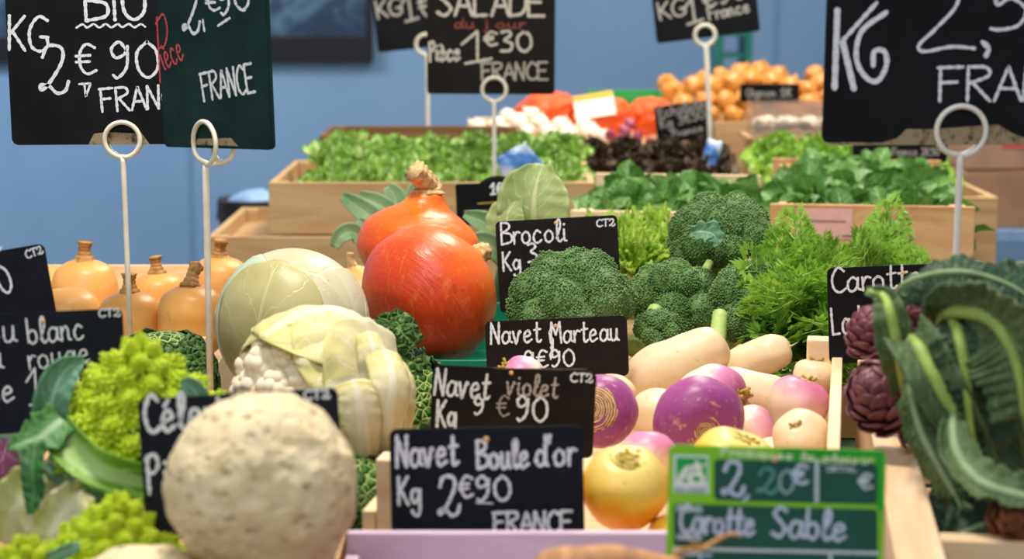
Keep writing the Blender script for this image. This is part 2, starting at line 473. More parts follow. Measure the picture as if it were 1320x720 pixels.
M_ARTID = leafmat('artichoke_leaf_dark', '#1e3826', '#31523a', '#748c55', n=7, k=0.8, vw=0.07, rib=0.16, rough=0.5, crinkle=90, cs=0.7, trans=0.1, vein_amt=0.7)  # dark green leaf, its colour deepened further for the shaded gaps between leaves
M_ARTIRIB = plain('artichoke_midrib', '#94ad55', 0.5, 0.35, 0.18, 60)
M_ARTIRIBG = plain('artichoke_midrib_grey', '#7f9670', 0.55, 0.3, 0.2, 60)
def mat_bract():
    m = M('purple_artichoke_bract', 0.42, 0.4)
    c = m.ramp(m.noise(22, 4), [(0.3, '#552a35'), (0.55, '#76424d'), (0.78, '#925f64')])
    m.color(c); m.bump(m.noise(120, 3), 0.2, 0.001); return m.m
M_BRACT = mat_bract()
M_LEEK = leafmat('leek_leaf', '#6a9468', '#8fb083', '#b9cda0', n=1, k=0.0, vw=0.0, rib=0.05, rough=0.45, crinkle=30, cs=0.1, trans=0.15)
M_BIGLEAF = leafmat('pale_cabbage_leaf', '#8fa563', '#a9b97c', '#c9d29c', n=6, k=0.8, vw=0.07, rib=0.07, rough=0.5, trans=0.2)
M_SPIN = leafmat('spinach_leaf', '#3c7329', '#6a9a48', '#a8c580', n=5, rough=0.45, trans=0.15, crinkle=90)
M_LETT = leafmat('lettuce_leaf', '#8ab92e', '#b2d64c', '#e2ecb0', n=6, rib=0.16, rough=0.45, trans=0.3, edge='#74b028')
M_LETTB = leafmat('lettuce_leaf_bright', '#95c548', '#c0db70', '#edf3c8', n=6, rib=0.26, rough=0.45, trans=0.3, edge='#70b032')
M_REDL = leafmat('red_lettuce_leaf', '#3c2620', '#5d4030', '#7f8848', n=6, rib=0.12, rough=0.5, trans=0.1, edge='#33201c')
M_FRIS = leafmat('frisee_leaf', '#7fae26', '#a8cc3e', '#d8e28a', n=3, rib=0.25, rough=0.45, trans=0.35)

# ------------------------------------------------------------------ vegetable shapes
_cache = {}
def cached(key, fn):
    if key not in _cache: _cache[key] = fn()
    return _cache[key]

def turnip(name, label, mat, center, r, crown_dir, shape='globe', spin=0.0, crown=M_CROWN, stubs=5, seed=0, group=None, cat='turnip', crown_r=0.36, root=True):
    t = thing(name, label, cat, center, rot_to(crown_dir, spin), group)
    P = {'globe': [(0.0, -1.02), (0.03, -1.0), (0.22, -0.9), (0.62, -0.68), (0.93, -0.2), (0.99, 0.12), (0.88, 0.5), (0.6, 0.78), (0.3, 0.86), (0.0, 0.84)],
         'flat': [(0.0, -0.95), (0.04, -0.9), (0.3, -0.76), (0.72, -0.55), (0.98, -0.12), (1.0, 0.12), (0.86, 0.5), (0.55, 0.72), (0.25, 0.74), (0.0, 0.70)],
         'tall': [(0.0, -1.25), (0.03, -1.22), (0.2, -1.08), (0.52, -0.8), (0.86, -0.3), (0.98, 0.15), (0.9, 0.55), (0.62, 0.85), (0.3, 0.95), (0.0, 0.93)],
         'long': [(0.0, -1.95), (0.1, -1.93), (0.42, -1.8), (0.8, -1.45), (0.98, -0.8), (0.97, 0.2), (0.9, 1.1), (0.72, 1.62), (0.4, 1.86), (0.0, 1.9)]}[shape]
    v, f = lathe(P, 48, 44); v = lump(v, 0.05, 1.6, seed * 3.1) ; v[:, 2] *= 1.0
    v = v * r
    put('flesh', mesh('turnip_flesh', v, f), mat, t)
    ztop = {'globe': .85, 'flat': .72, 'tall': .94, 'long': 1.89}[shape] * r
    if crown is not None:
        # ringed scar where the leaves were cut
        pr = [(0.0, .05), (0.12, .06), (0.2, .02), (0.3, .05), (0.42, .0), (0.52, .03), (0.64, -.03), (0.76, -0.01), (0.9, -0.09), (1.0, -.2)]
        cv, cf = lathe(pr, 36, 40); cv = lump(cv, 0.12, 5.0, seed)
        cv = cv * np.array([crown_r * r, crown_r * r, crown_r * r * 0.9]); cv[:, 2] += ztop + 0.012 * r
        c = put('leaf_scar', mesh('turnip_scar', cv, cf), crown, t)
        rs = random.Random(seed + 5)
        for i in range(stubs):
            a = i * 2.4 + rs.random(); q = rs.uniform(.08, .5) * crown_r * r; h = rs.uniform(.12, .3) * r * (1.5 if stubs > 8 else .45 if crown is M_CROWNY else 1)
            p0 = np.array([q * math.cos(a), q * math.sin(a), ztop - .05 * r]); p1 = p0 + np.array([.16 * r * math.cos(a), .16 * r * math.sin(a), h * .8])
            sv, sf = tube([p0, (p0 + p1) / 2 + [0, 0, .02 * r], p1], [.075 * r, .055 * r, .05 * r], 7)
            put('stem_stub', mesh('stub', sv, sf), M_STUB, t)
    if root:
        zb = {'globe': -1.0, 'flat': -.9, 'tall': -1.22, 'long': -1.93}[shape] * r
        rv, rf = tube([(0, 0, zb + .1 * r), (.02 * r, 0, zb - .12 * r), (.08 * r, .03 * r, zb - .4 * r)], [.07 * r, .03 * r, .008 * r], 7)
        put('root_tail', mesh('root', rv, rf), mat, t)
    return t

def broccoli(label, center, R, axis, stalk_to=None, lobes=16, seed=0, flat=0.72, leaf=None):
    """head whose crown is a dome of lobes covered in buds; axis points out of the dome"""
    t = thing('broccoli', label, 'broccoli', center, rot_to(axis), 'broccoli heads')
    rs = np.random.RandomState(seed)
    d = fib(lobes, -0.15)
    d = d + rs.normal(scale=.16, size=d.shape); d /= np.linalg.norm(d, axis=1)[:, None]
    lr = R * rs.uniform(.30, .42, lobes)
    c = d * (R - lr)[:, None] * np.array([1, 1, flat])
    iv, jf = ico(1)
    bp, bn = [], []
    core = []
    for i in range(lobes):
        nb = int(1150 * (lr[i] / .03) ** 2)
        q = fib(nb) ; q = q + rs.normal(scale=.022, size=q.shape)
        bump = 1 + .13 * nz(q, 2.6, seed * 7 + i * 3.0) + .04 * nz(q, 7, i * 2.0)
        p = c[i] + q * (lr[i] * bump)[:, None]
        keep = np.ones(nb, bool)
        for j in range(lobes):
            if j != i: keep &= np.linalg.norm(p - c[j], axis=1) > lr[j] * .96
        keep &= (p[:, 2] > -0.30 * R) & ((q @ d[i]) > -0.35)
        bp.append(p[keep]); bn.append(q[keep])
        sv, sf = ico(3); core.append((sv * lr[i] * .97 + c[i], sf))
    core.append((ico(3)[0] * np.array([.60, .60, .45 * flat]) * R, ico(3)[1]))
    bp = np.concatenate(bp); bn = np.concatenate(bn)
    bs = .00135 * rs.uniform(.8, 1.25, len(bp))
    v, f = join(core + [tile(iv, jf, bp, bs)])
    put('crown', mesh('broccoli_crown', v, f), M_BROC, t)
    s = stalk_to if stalk_to is not None else (0, 0, -1.3 * R)
    s = np.array(s)
    tv, tf = tube(catmull([(0, 0, -.1 * R), s * .5, s], 12), np.linspace(.3 * R, .22 * R, 12), 14)
    st = put('stalk', mesh('broccoli_stalk', tv, tf), M_BSTALK, t)
    for i in range(lobes):
        if d[i][2] < 0.75:
            bv, bf = tube(catmull([s * .45, s * .22 + c[i] * .35, c[i] * .9], 8), np.linspace(.12 * R, .15 * R, 8), 8)
            put('branch', mesh('broccoli_branch', bv, bf), M_BSTALK, t)
    return t

def cone_points(n, H, R, p=1.0):
    i = np.arange(n) + .5
    t = (i / n) ** 0.62
    r = R * t; z = H * (1 - t ** 1.15)
    a = i * 2.399963
    pos = np.stack([r * np.cos(a), r * np.sin(a), z], 1)
    nrm = np.stack([np.cos(a) * H, np.sin(a) * H, np.full(n, R * 1.15)], 1)
    nrm /= np.linalg.norm(nrm, axis=1)[:, None]
    nrm[:, :] = nrm * 1.0; nrm[t < .12] = nrm[t < .12] * .3 + np.array([0, 0, .9])
    return pos, nrm / np.linalg.norm(nrm, axis=1)[:, None], t

def romanesco_mesh(n1=60, n2=38, H=1.42, R=1.06):
    iv, jf = ico(1); iv = iv * np.array([1, 1, 1.25]); iv[:, :2] *= (1 - .32 * np.clip(iv[:, 2:3], 0, 2))
    # smallest bud: a pointed cluster
    bp = [np.array([[0, 0, .36]])]; bs = [np.array([.46])]
    a = np.arange(6) * PI / 3
    bp.append(np.stack([np.cos(a) * .5, np.sin(a) * .5, np.full(6, -.06)], 1)); bs.append(np.full(6, .30))
    bv, bf = tile(iv, jf, np.concatenate(bp), np.concatenate(bs))
    # middle cone
    p, n, t = cone_points(n2, 1.25, .80)
    mv, mf = tile(bv, bf, p, .10 + .20 * t, frames(n, 3))
    cv, cf = lathe([(0, 1.12), (.2, .85), (.45, .48), (.7, .02), (.6, -.3), (0, -.35)], 16, 14)
    tri = np.concatenate([cf[:, [0, 1, 2]], cf[:, [0, 2, 3]]])
    mv, mf = join([(mv, mf), (cv, tri)])
    # whole head
    p, n, t = cone_points(n1, H, R)
    sz = .10 + .25 * t
    hv, hf = tile(mv, mf, p - n * (sz * .30)[:, None], sz, frames(n, 9))
    cv, cf = lathe([(0, H * .95), (.3 * R, H * .62), (.7 * R, H * .2), (.9 * R, -.15), (.6 * R, -.5), (0, -.6)], 24, 16)
    tri = np.concatenate([cf[:, [0, 1, 2]], cf[:, [0, 2, 3]]])
    v, f = join([(hv, hf), (cv, tri)])
    return mesh('romanesco_head', v, f)

def romanesco(label, center, size, axis, spin=0.0):
    t = thing('romanesco', label, 'romanesco cauliflower', center, rot_to(axis, spin), 'romanesco heads')
    o = put('crown', cached('roma', romanesco_mesh), M_ROMA, t); o.scale = (size,) * 3
    tv, tf = tube([(0, 0, -.4 * size), (0, 0, -.75 * size)], [.4 * size, .34 * size], 16)
    put('stalk', mesh('romanesco_stalk', tv, tf), M_BSTALK, t)
    return t

def curd_mesh(R, seed=0, lobes=22, zmin=0.1):
    rs = np.random.RandomState(seed)
    d = fib(lobes, zmin); d += rs.normal(scale=.05, size=d.shape); d /= np.linalg.norm(d, axis=1)[:, None]
    lr = R * rs.uniform(.22, .30, lobes); c = d * (R - lr * .75)[:, None]
    iv, jf = ico(2); parts = [(ico(3)[0] * R * .9, ico(3)[1])]
    for i in range(lobes):
        sv, sf = ico(3); parts.append((sv * lr[i] * .92 + c[i], sf))
        q = fib(30); q = q + rs.normal(scale=.07, size=q.shape); q /= np.linalg.norm(q, axis=1)[:, None]; q = q[(q @ d[i]) > -.1]
        p = c[i] + q * lr[i] * .66
        parts.append(tile(iv, jf, p, lr[i] * rs.uniform(.38, .50, len(p))))
    v, f = join(parts)
    return mesh('cauliflower_curd', v, f)

def bract_mesh():
    v, uv = [], []
    nu, nv = 7, 8
    for i in range(nv):
        t = i / (nv - 1)
        w = .5 * (1 - (max(0, t - .45) / .55) ** 2.2) ** .5 * (.75 + .25 * min(1, t * 3)) + .01
        for j in range(nu):
            u = -1 + 2 * j / (nu - 1)
            v.append((u * w, t, .22 * math.sin(t * PI * .75) - .28 * u * u * w + .0)); uv.append(((u + 1) / 2, t))
    return np.array(v), grid_faces(nu, nv)

def artichoke_head(parent, R, center=(0, 0, 0), axis=(0, 0, 1), seed=0, n=58, name='head'):
    bv, bf = bract_mesh(); rs = np.random.RandomState(seed)
    pos, Rm, sc = [], [], []
    for i in range(n):
        t = i / n; a = i * 2.399963
        th = 2.5 - 2.15 * t            # polar angle of the bract's foot
        foot = np.array([math.sin(th) * math.cos(a), math.sin(th) * math.sin(a), math.cos(th) * 1.15]) * R * .9
        rad = np.array([math.sin(th) * math.cos(a), math.sin(th) * math.sin(a), math.cos(th)])
        up = np.array([-math.cos(th) * math.cos(a), -math.cos(th) * math.sin(a), math.sin(th)])
        lean = .03 + .06 * rs.rand()
        y = up * math.cos(lean) + rad * math.sin(lean); z = rad * math.cos(lean) - up * math.sin(lean); x = np.cross(y, z)
        pos.append(foot); Rm.append(np.stack([x, y, z], 1)); sc.append(R * (.95 - .25 * t) * rs.uniform(.92, 1.08))
    v, f = tile(bv, bf, pos, np.array(sc), np.array(Rm))
    cv, cf = lathe([(0, -.9), (.5, -.8), (.86, -.3), (.85, .3), (.5, .85), (0, 1.0)], 24, 20); cv = cv * R * np.array([1, 1, 1.05]) * .93
    v, f = join([(v, f), (cv, cf)])
    return put(name, mesh('artichoke_bracts', v, f), M_BRACT, parent, center, rot_to(axis), solid=0.0016)

def frond_mesh(seed=0, L=1.0):
    """feathery carrot leaf along +z, unit length"""
    rs = np.random.RandomState(seed)
    # leaflet tip: a three-lobed small blade built of thin quads
    q = np.array([(0, 0, 0), (.16, 0, .45), (0, .03, 1.0), (-.16, 0, .45)]); qf = np.array([[0, 1, 2, 3]])
    pos, sc, Rm = [], [], []
    rib = []
    def basis(zd, nrm):
        z = zd / np.linalg.norm(zd); x = np.cross(nrm, z); x /= np.linalg.norm(x) + 1e-9; y = np.cross(z, x)
        return np.stack([x, y, z], 1)
    N = np.array([0, 1.0, 0])
    def blade(p, d, s, n): pos.append(p); sc.append(s); Rm.append(basis(d, n))
    for k in range(11):
        t = .28 + .72 * k / 10.5
        ln = .23 * (1 - ((t - .28) / .76) ** 1.6) + .04
        for sd in (-1, 1):
            p0 = np.array([0, 0, t]); ang = math.radians(rs.uniform(40, 62))
            d = np.array([sd * math.sin(ang), rs.uniform(-.35, .35), math.cos(ang)])
            nn = N + rs.normal(scale=.3, size=3)
            rib.append((p0, p0 + d * ln))
            m = max(2, int(ln / .045))
            for j in range(1, m + 1):
                pj = p0 + d * ln * j / m
                side = np.cross(nn, d); side /= np.linalg.norm(side)
                l2 = .105 * (1 - .5 * j / m) + .02
                for s2 in (-1, 1):
                    d2 = d * .75 + side * s2 * .8 + rs.normal(scale=.15, size=3)
                    for a in (-.55, 0, .55):
                        d3 = d2 + side * s2 * a * .7 + d * a * .5 * -1
                        blade(pj + d2 * l2 * .25, d3, l2 * (1.0 if a == 0 else .75), nn + rs.normal(scale=.25, size=3))
            blade(p0 + d * ln, d, .08, nn)
    blade(np.array([0, 0, 1.0]), np.array([0, 0, 1.0]), .1, N)
    v, f = tile(q, qf, np.array(pos), np.array(sc), np.array(Rm))
    parts = [(v, f, np.tile(np.array([[.3, .5]]), (len(v), 1)))]
    def stick(a, b, r):
        tv, tf = tube([a, (np.array(a) + b) / 2, b], [r, r * .8, r * .5], 4, caps=False)
        parts.append((tv, tf, np.tile(np.array([[.5, .1]]), (len(tv), 1))))
    stick(np.array([0, 0, 0.0]), np.array([0, 0, 1.0]), .012)
    for a, b in rib: stick(a, b, .005)
    return join(parts)

def head_of_leaves(nleaf, R, H, w, seed, ruffle=.25, open_=.9, nu=7, nv=10, inner=.25):
    """rosette of leaves standing on the xy plane"""
    rs = np.random.RandomState(seed); parts = []
    for i in range(nleaf):
        t = i / nleaf; a = i * 2.399963 + rs.uniform(-.2, .2)
        ro = R * (1 - t) * open_ + R * .12
        h = H * (.55 + .45 * t) * rs.uniform(.85, 1.15)
        ca, sa = math.cos(a), math.sin(a)
        line = [(ca * R * .08, sa * R * .08, 0), (ca * ro * .55, sa * ro * .55, h * .45), (ca * ro * .95, sa * ro * .95, h * .85), (ca * ro * 1.15, sa * ro * 1.15, h * rs.uniform(.8, 1.1))]
        ww = w * rs.uniform(.8, 1.2)
        parts.append(leaf_strip(line, [ww * .35, ww * .7, ww, ww * .75, ww * .12], face=(-ca, -sa, .5), nu=nu, nv=nv, cup=inner, ruffle=ruffle * w, rf=25, seed=seed + i))
    return join(parts)

def leaf_heap(n, fn_xyz, size, seed, nu=5, nv=6, narrow=.5, cup=.5, tilt=1.0):
    """loose leaves lying on a heap; fn_xyz(rs) gives a point"""
    rs = np.random.RandomState(seed)
    base = leaf_strip([(0, 0, 0), (0, .5, .12), (0, 1, 0)], [.12 * narrow / .5, narrow * .8, narrow, narrow * .7, .04], face=(0, 0, 1), nu=nu, nv=nv, cup=cup, ruffle=.06, rf=12)
    P = np.array([fn_xyz(rs) for _ in range(n)])
    nr = rs.normal(size=(n, 3)) * np.array([.7, .7, .35]) * tilt + np.array([0, -.15, .75])
    return tile(base[0], base[1], P, size * rs.uniform(.7, 1.25, n), frames(nr, seed + 1), uv=base[2])
# ------------------------------------------------------------------ handwriting
GL = {
'A': "L0,0 30,100 60,0;L11,36 50,36", 'B': "L0,0 0,100;S0,100 38,96 44,74 8,54;S8,54 52,44 52,12 0,0",
'C': "S56,84 30,100 4,62 8,18 32,0 60,14", 'D': "L0,0 0,100;S0,100 42,90 56,52 42,10 0,0",
'E': "L52,100 0,100;L0,100 0,0;L0,0 54,0;L0,52 42,52", 'F': "L6,0 6,100;L0,98 56,100;L6,54 44,56",
'G': "S58,90 30,100 4,62 8,16 34,0 58,16 56,42;L36,42 60,42", 'I': "L10,0 10,100",
'J': "S40,100 40,20 22,0 4,12", 'K': "L6,100 6,0;L52,100 8,46;L16,54 54,0", 'L': "L4,100 4,0;L4,0 48,2",
'M': "L0,0 8,100;L8,100 32,40;L32,40 58,100;L58,100 64,0", 'N': "L0,0 6,100;L6,100 46,0;L46,0 52,100",
'O': "S30,100 4,66 6,20 30,0 56,22 56,72 30,100", 'P': "S8,-4 8,98;S2,88 34,102 48,78 34,54 8,50",
'R': "L4,0 4,100;S4,100 44,98 50,74 8,52;L16,52 54,0", 'S': "S52,88 28,100 6,78 28,54 50,26 28,0 2,12",
'T': "L0,98 60,100;L30,98 28,0", 'V': "L0,100 28,0;L28,0 56,100", 'Z': "L4,98 50,98;L50,98 2,2;L2,2 54,4", 'X': "L0,0 50,100;L4,100 52,0",
'a': "S48,44 28,56 8,40 6,12 22,0 42,14 50,52;S50,54 48,14 62,4", 'b': "S6,100 6,6;S6,16 26,0 46,14 44,44 24,52 8,38",
'c': "S44,46 24,56 5,30 12,4 30,0 48,12", 'd': "S46,42 24,54 5,28 15,2 36,8 48,34;S52,104 48,14 60,2",
'e': "S6,26 40,36 34,55 15,50 5,24 18,0 50,14", 'f': "S46,92 34,102 22,80 18,-30;L4,52 42,54",
'g': "S46,44 24,56 6,34 16,8 36,14 48,54;S48,54 46,-24 26,-40 8,-22", 'h': "S6,100 6,0;S6,30 26,54 42,40 42,0",
'i': "S8,54 8,8 20,2;L8,76 11,80", 'l': "S4,14 28,72 22,102 10,84 11,14 22,0 36,10", 'm': "S4,54 4,0;S4,32 20,54 30,40 30,0;S30,32 46,54 58,40 58,6 68,2",
'n': "S5,54 5,0;S5,30 24,55 38,42 38,8 50,2", 'o': "S26,54 6,38 8,10 26,0 46,14 44,42 26,54",
'p': "S6,54 6,-38;S6,40 26,55 46,38 40,6 20,0 6,12", 'q': "S46,42 24,54 5,28 15,2 36,8 48,50;S48,50 48,-38", 'r': "S5,54 6,0;S6,30 22,54 40,50",
's': "S38,48 22,56 8,42 32,22 30,4 14,0 2,8", 't': "S20,92 17,12 28,0 42,10;L2,58 40,62", 'u': "S6,55 6,14 18,0 36,12 42,55;S42,55 42,10 54,2",
'v': "S4,55 18,2 24,2 42,56 50,50", 'x': "L4,54 40,0;L40,54 4,0", 'z': "L4,54 40,54;L40,54 4,2;L4,2 44,2", 'y': "S6,55 12,26 26,20 40,54;S44,55 34,-16 14,-38 4,-24",
'è': "S6,26 40,36 34,55 15,50 5,24 18,0 50,14;L10,84 28,68", 'é': "S6,26 40,36 34,55 15,50 5,24 18,0 50,14;L16,68 32,84",
'j': "S12,54 14,-20 4,-38 -4,-26;L12,78 15,82",
'Q': "S30,100 4,66 6,20 30,0 56,22 56,72 30,100;L36,24 60,-8", 'U': "S4,100 6,20 28,0 50,20 52,100", 'H': "L4,0 4,100;L52,0 52,100;L4,50 52,50", 'k': "L6,100 6,0;L40,54 8,24;L18,32 42,0",
'0': "S30,100 5,70 7,24 30,0 54,26 52,74 30,100", '1': "L4,66 38,102;L38,102 30,0;L6,0 58,4",
'2': "S6,72 16,96 42,94 44,66 22,22 6,4 4,14 20,14 36,0 52,6 58,26", '3': "S6,94 32,100 42,80 18,56 46,38 40,6 4,2",
'4': "L40,100 4,36;L4,36 56,38;L42,64 40,0", '5': "L52,100 16,100;L16,100 10,58;S10,58 40,62 50,32 32,2 2,8", '9': "S44,74 26,100 6,80 16,56 38,66 46,88;S46,88 42,30 20,0 8,8",
'8': "S28,54 8,76 28,100 46,78 28,54 6,26 26,0 50,24 28,54", '€': "S54,88 30,100 12,72 12,26 30,0 56,12;L0,60 40,63;L0,40 38,42",
',': "L10,12 2,-20", "'": "L8,104 2,78", '-': "L2,40 34,42", '~': "S0,30 12,60 20,30 32,62 42,30 54,62 64,30 76,60 84,32 96,60 106,30 118,58 126,34", '.': "L4,0 6,4", '/': "L0,0 40,100",
}
ADV = {'I': 20, 'i': 22, 'l': 30, "'": 12, ',': 14, ' ': 34, 'm': 68, 'M': 66, '1': 58, '€': 60, 't': 38, 'r': 36, 'f': 38, '~': 128, '.': 12}

def glyph(ch):
    out = []
    for s in GL[ch].split(';'):
        pts = [tuple(float(x) / 100 for x in p.split(',')) for p in s[1:].split()]
        if s[0] == 'S': pts = [tuple(p) for p in catmull([(a, b, 0) for a, b in pts], max(8, len(pts) * 7))[:, :2]]
        else: pts = [tuple(p) for p in catmull([(pts[0][0], pts[0][1], 0), (pts[-1][0], pts[-1][1], 0)], 6)[:, :2]] if len(pts) == 2 else pts
        out.append(pts)
    return out

def strokes(txt):
    x, out = 0.0, []
    for ch in txt:
        if ch != ' ':
            for s in glyph(ch): out.append([(x + a, b) for a, b in s])
        adv = ADV.get(ch, 54) / 100
        x += adv + 0.10
    return out, max(x - 0.10, .05)

M_CHALK = {}
def chalk(c):
    if c not in M_CHALK:
        m = M('chalk_' + c.strip('#'), 0.8, 0.15)
        base = lin(c)
        f = m.rng(m.noise(420, 4, 0.7), 0.30, 0.52)
        m.color(m.mix(f, tuple(x * .45 for x in base[:3]) + (1,), c)); M_CHALK[c] = m.m
    return M_CHALK[c]

class Board:
    """a price sign: board local frame is x right, z up, front towards -y"""
    def __init__(self, name, label, px, w, h, d, roll=0.0, yaw=0.0, tilt=0.0, mat=None, thick=0.003, corner=0.006, group=None, cat='price sign'):
        self.px, self.d, self.roll = px, d, math.radians(roll)
        self.s = d / FPX
        self.yaw = math.radians(yaw)
        R = Matrix.Rotation(self.yaw, 3, 'Z') @ Matrix.Rotation(math.radians(tilt), 3, 'X') @ Matrix.Rotation(-self.roll, 3, 'Y')
        self.R = R
        self.t = thing(name, label, cat, W(px[0], px[1], d), R.to_euler(), group)
        self.w, self.h = w * self.s / math.cos(self.yaw), h * self.s
        self.th = thick; self.st = {}
        bm = bmesh.new()
        n = 6; pts = []
        for cx, cz, a0 in ((1, 1, 0), (-1, 1, 90), (-1, -1, 180), (1, -1, 270)):
            for i in range(n + 1):
                a = math.radians(a0 + 90 * i / n)
                pts.append((cx * (self.w / 2 - corner) + corner * math.cos(a), -thick / 2, cz * (self.h / 2 - corner) + corner * math.sin(a)))
        vs = [bm.verts.new(p) for p in pts]; f = bm.faces.new(vs)
        r = bmesh.ops.extrude_face_region(bm, geom=[f]); bmesh.ops.translate(bm, vec=(0, thick, 0), verts=[g for g in r['geom'] if isinstance(g, bmesh.types.BMVert)])
        ed = [e for e in bm.edges if abs(e.verts[0].co.y - e.verts[1].co.y) < 1e-6]
        bmesh.ops.bevel(bm, geom=ed, offset=min(.0006, thick * .25), segments=2, affect='EDGES')
        me = bpy.data.meshes.new('sign_board'); bm.to_mesh(me); bm.free()
        self.board = put('board', me, mat, self.t)
    def loc(self, x, y):
        dx, dy = (x - self.px[0]) * self.s / math.cos(self.yaw), -(y - self.px[1]) * self.s
        c, s = math.cos(-self.roll), math.sin(-self.roll)
        return dx * c - dy * s, dx * s + dy * c
    def text(self, txt, x, y, cap, width, rot=0.0, wt=4.5, col='#dfe3ea', slant=0.0, vary=0.25):
        """txt with its baseline starting at photo pixel (x, y)"""
        ss, tot = strokes(txt)
        ox, oz = self.loc(x, y); cap *= self.s; width *= self.s / math.cos(self.yaw)
        a = math.radians(rot); c, s = math.cos(a), math.sin(a)
        for st in ss:
            q = []
            for (u, v) in st:
                lx, lz = u / tot * width + slant * v * cap, v * cap
                q.append((ox + lx * c - lz * s, oz + lx * s + lz * c))
            self.st.setdefault(col, []).append((q, wt * .80 * self.s * .5, vary))
        return self
    def line(self, pts, wt=4.0, col='#dfe3ea', smooth=True, vary=0.25):
        q = [self.loc(*p) for p in pts]
        if smooth and len(q) > 2: q = [tuple(p) for p in catmull([(a, b, 0) for a, b in q], len(q) * 7)[:, :2]]
        self.st.setdefault(col, []).append((q, wt * .88 * self.s * .5, vary)); return self
    def patch(self, pts, mat, name, lift=0.0004, label=None):
        """flat printed field: polygon in photo pixels"""
        q = [self.loc(*p) for p in pts]
        v = [(a, -self.th / 2 - lift, b) for a, b in q]
        n = len(v); v2 = [(a, -self.th / 2 + .0001, b) for a, b in q]
        f = [tuple(range(n))] + [(i, (i + 1) % n, n + (i + 1) % n, n + i) for i in range(n)]
        return put(name, mesh(name, v + v2, f, smooth=False), mat, self.t, label=label)
    def finish(self, lift=0.0005):
        rs = random.Random(len(self.st)); k = 0
        for col, lst in self.st.items():
            V, Fc = [], []
            for q, hw, vary in lst:
                q = [np.array(p) for p in q]
                # even steps
                L = [0]
                for a, b in zip(q, q[1:]): L.append(L[-1] + np.linalg.norm(b - a))
                n = max(3, int(L[-1] / (hw * .7)) + 1)
                ts = np.linspace(0, L[-1], min(n, 90))
                X = np.interp(ts, L, [p[0] for p in q]); Z = np.interp(ts, L, [p[1] for p in q])
                P = np.stack([X, Z], 1); T = np.gradient(P, axis=0); T /= np.linalg.norm(T, axis=1)[:, None] + 1e-9
                P = np.concatenate([P[:1] - T[:1] * hw * .8, P, P[-1:] + T[-1:] * hw * .8]); T = np.concatenate([T[:1], T, T[-1:]])
                m = len(P); ph = rs.uniform(0, 9)
                ww = hw * (1 + vary * np.sin(np.arange(m) * .9 + ph) * .5 + np.array([vary * .5 * rs.uniform(-1, 1) for _ in range(m)])); ww[0] *= .5; ww[-1] *= .5
                Nn = np.stack([-T[:, 1], T[:, 0]], 1)
                y = -self.th / 2 - lift - k * 1.5e-6; k += 1
                b = len(V)
                for i in range(m):
                    for sgn in (-1, 1):
                        p = P[i] + Nn[i] * ww[i] * sgn; V.append((p[0], y, p[1]))
                for i in range(m - 1): Fc.append((b + 2 * i, b + 2 * i + 1, b + 2 * i + 3, b + 2 * i + 2))
            o = put('lettering', mesh('lettering', np.array(V), np.array(Fc), smooth=False), chalk(col), self.t)
            if len(self.st) > 1: o['label'] = {'#c8505a': 'red chalk lettering', '#8a4a44': 'faint red chalk lettering'}.get(col, 'white chalk lettering')
        return self
    def pin(self, x, y, mat, r=3.0):
        a, b = self.loc(x, y); r *= self.s
        v, f = ico(2); v = v * np.array([r, r * .5, r])
        put('pin_head', mesh('pin_head', v, f), mat, self.t, (a, -self.th / 2 - r * .1, b)); return self
    def spike(self, x, y, length, mat, r=0.002):
        a, b = self.loc(x, y)
        v, f = tube([(a, self.th / 2 + r, b + .02), (a, self.th / 2 + r, b - length)], r, 8)
        put('spike', mesh('spike', v, f), mat, self.t); return self
    def holder(self, ringpx, rpx, mat, foot_z, pole_px=7.0, coils=2, yaw=0.0, lean=0.0, rod=3.2, gap=0.0):
        """wire coil that grips the board, on a rod that runs down to height foot_z"""
        a, b = self.loc(*ringpx); R = rpx * self.s; wr = rod * self.s
        pts = []
        n = 26 * coils
        for i in range(n + 1):
            t = i / n; an = -PI / 2 + t * coils * 2 * PI
            q = min(1.0, max(0.0, (t - .42) / .16)); q = q * q * (3 - 2 * q)
            y = (-self.th / 2 - wr * 1.1 - gap) + q * (self.th + wr * 2.2 + 2 * gap)
            pts.append((R * math.cos(an), y, R * math.sin(an)))
        rz = Matrix.Rotation(math.radians(yaw), 3, 'Z')
        pts = [tuple(rz @ Vector(p)) for p in pts]
        v, f = tube(pts, wr, 9)
        inv = self.R.inverted()
        put('wire_ring', mesh('wire_ring', v, f), mat, self.t, (a, 0, b), (0, 0, 0))
        top = Vector((a, 0, b)) + Vector(pts[0])
        wt = self.t.location + self.R @ top
        L = wt.z - foot_z
        down = inv @ Vector((lean * L, 0, -L))
        p1 = top + down
        pr = pole_px * .5 * self.s
        v, f = tube([top, top + down * .02, top + down * .5, p1], [wr, pr, pr, pr], 10)
        put('rod', mesh('rod', v, f), mat, self.t)
        return self
# ------------------------------------------------------------------ room
M_WALL = M('blue_painted_wall', 0.6, 0.25)
M_WALL.color(M_WALL.mix(M_WALL.rng(M_WALL.noise(0.8, 4), .3, .7), '#6888a8', '#7493b2')); M_WALL = M_WALL.m
M_FLOOR = plain('grey_concrete_floor', '#7d7a76', 0.7, 0.3, 0.15, 6)
M_SEAM = plain('blue_wall_seam', '#5f84a6', 0.6, 0.3)

def structure(name, sx, sy, sz, loc, mat):
    o = put(name, box_mesh(name, sx, sy, sz, 0), mat, None, loc); o['kind'] = 'structure'; return o
structure('floor', 9.0, 10.5, 0.1, (0, 3.9, -0.05), M_FLOOR)
structure('wall_back', 9.0, 0.12, 3.6, (0, 8.1, 1.8), M_WALL)
for i, x in enumerate((-1.36, 1.1)):
    structure('trim_%d' % (i + 1), 0.012, 0.008, 3.6, (x, 8.037, 1.8), M_SEAM)

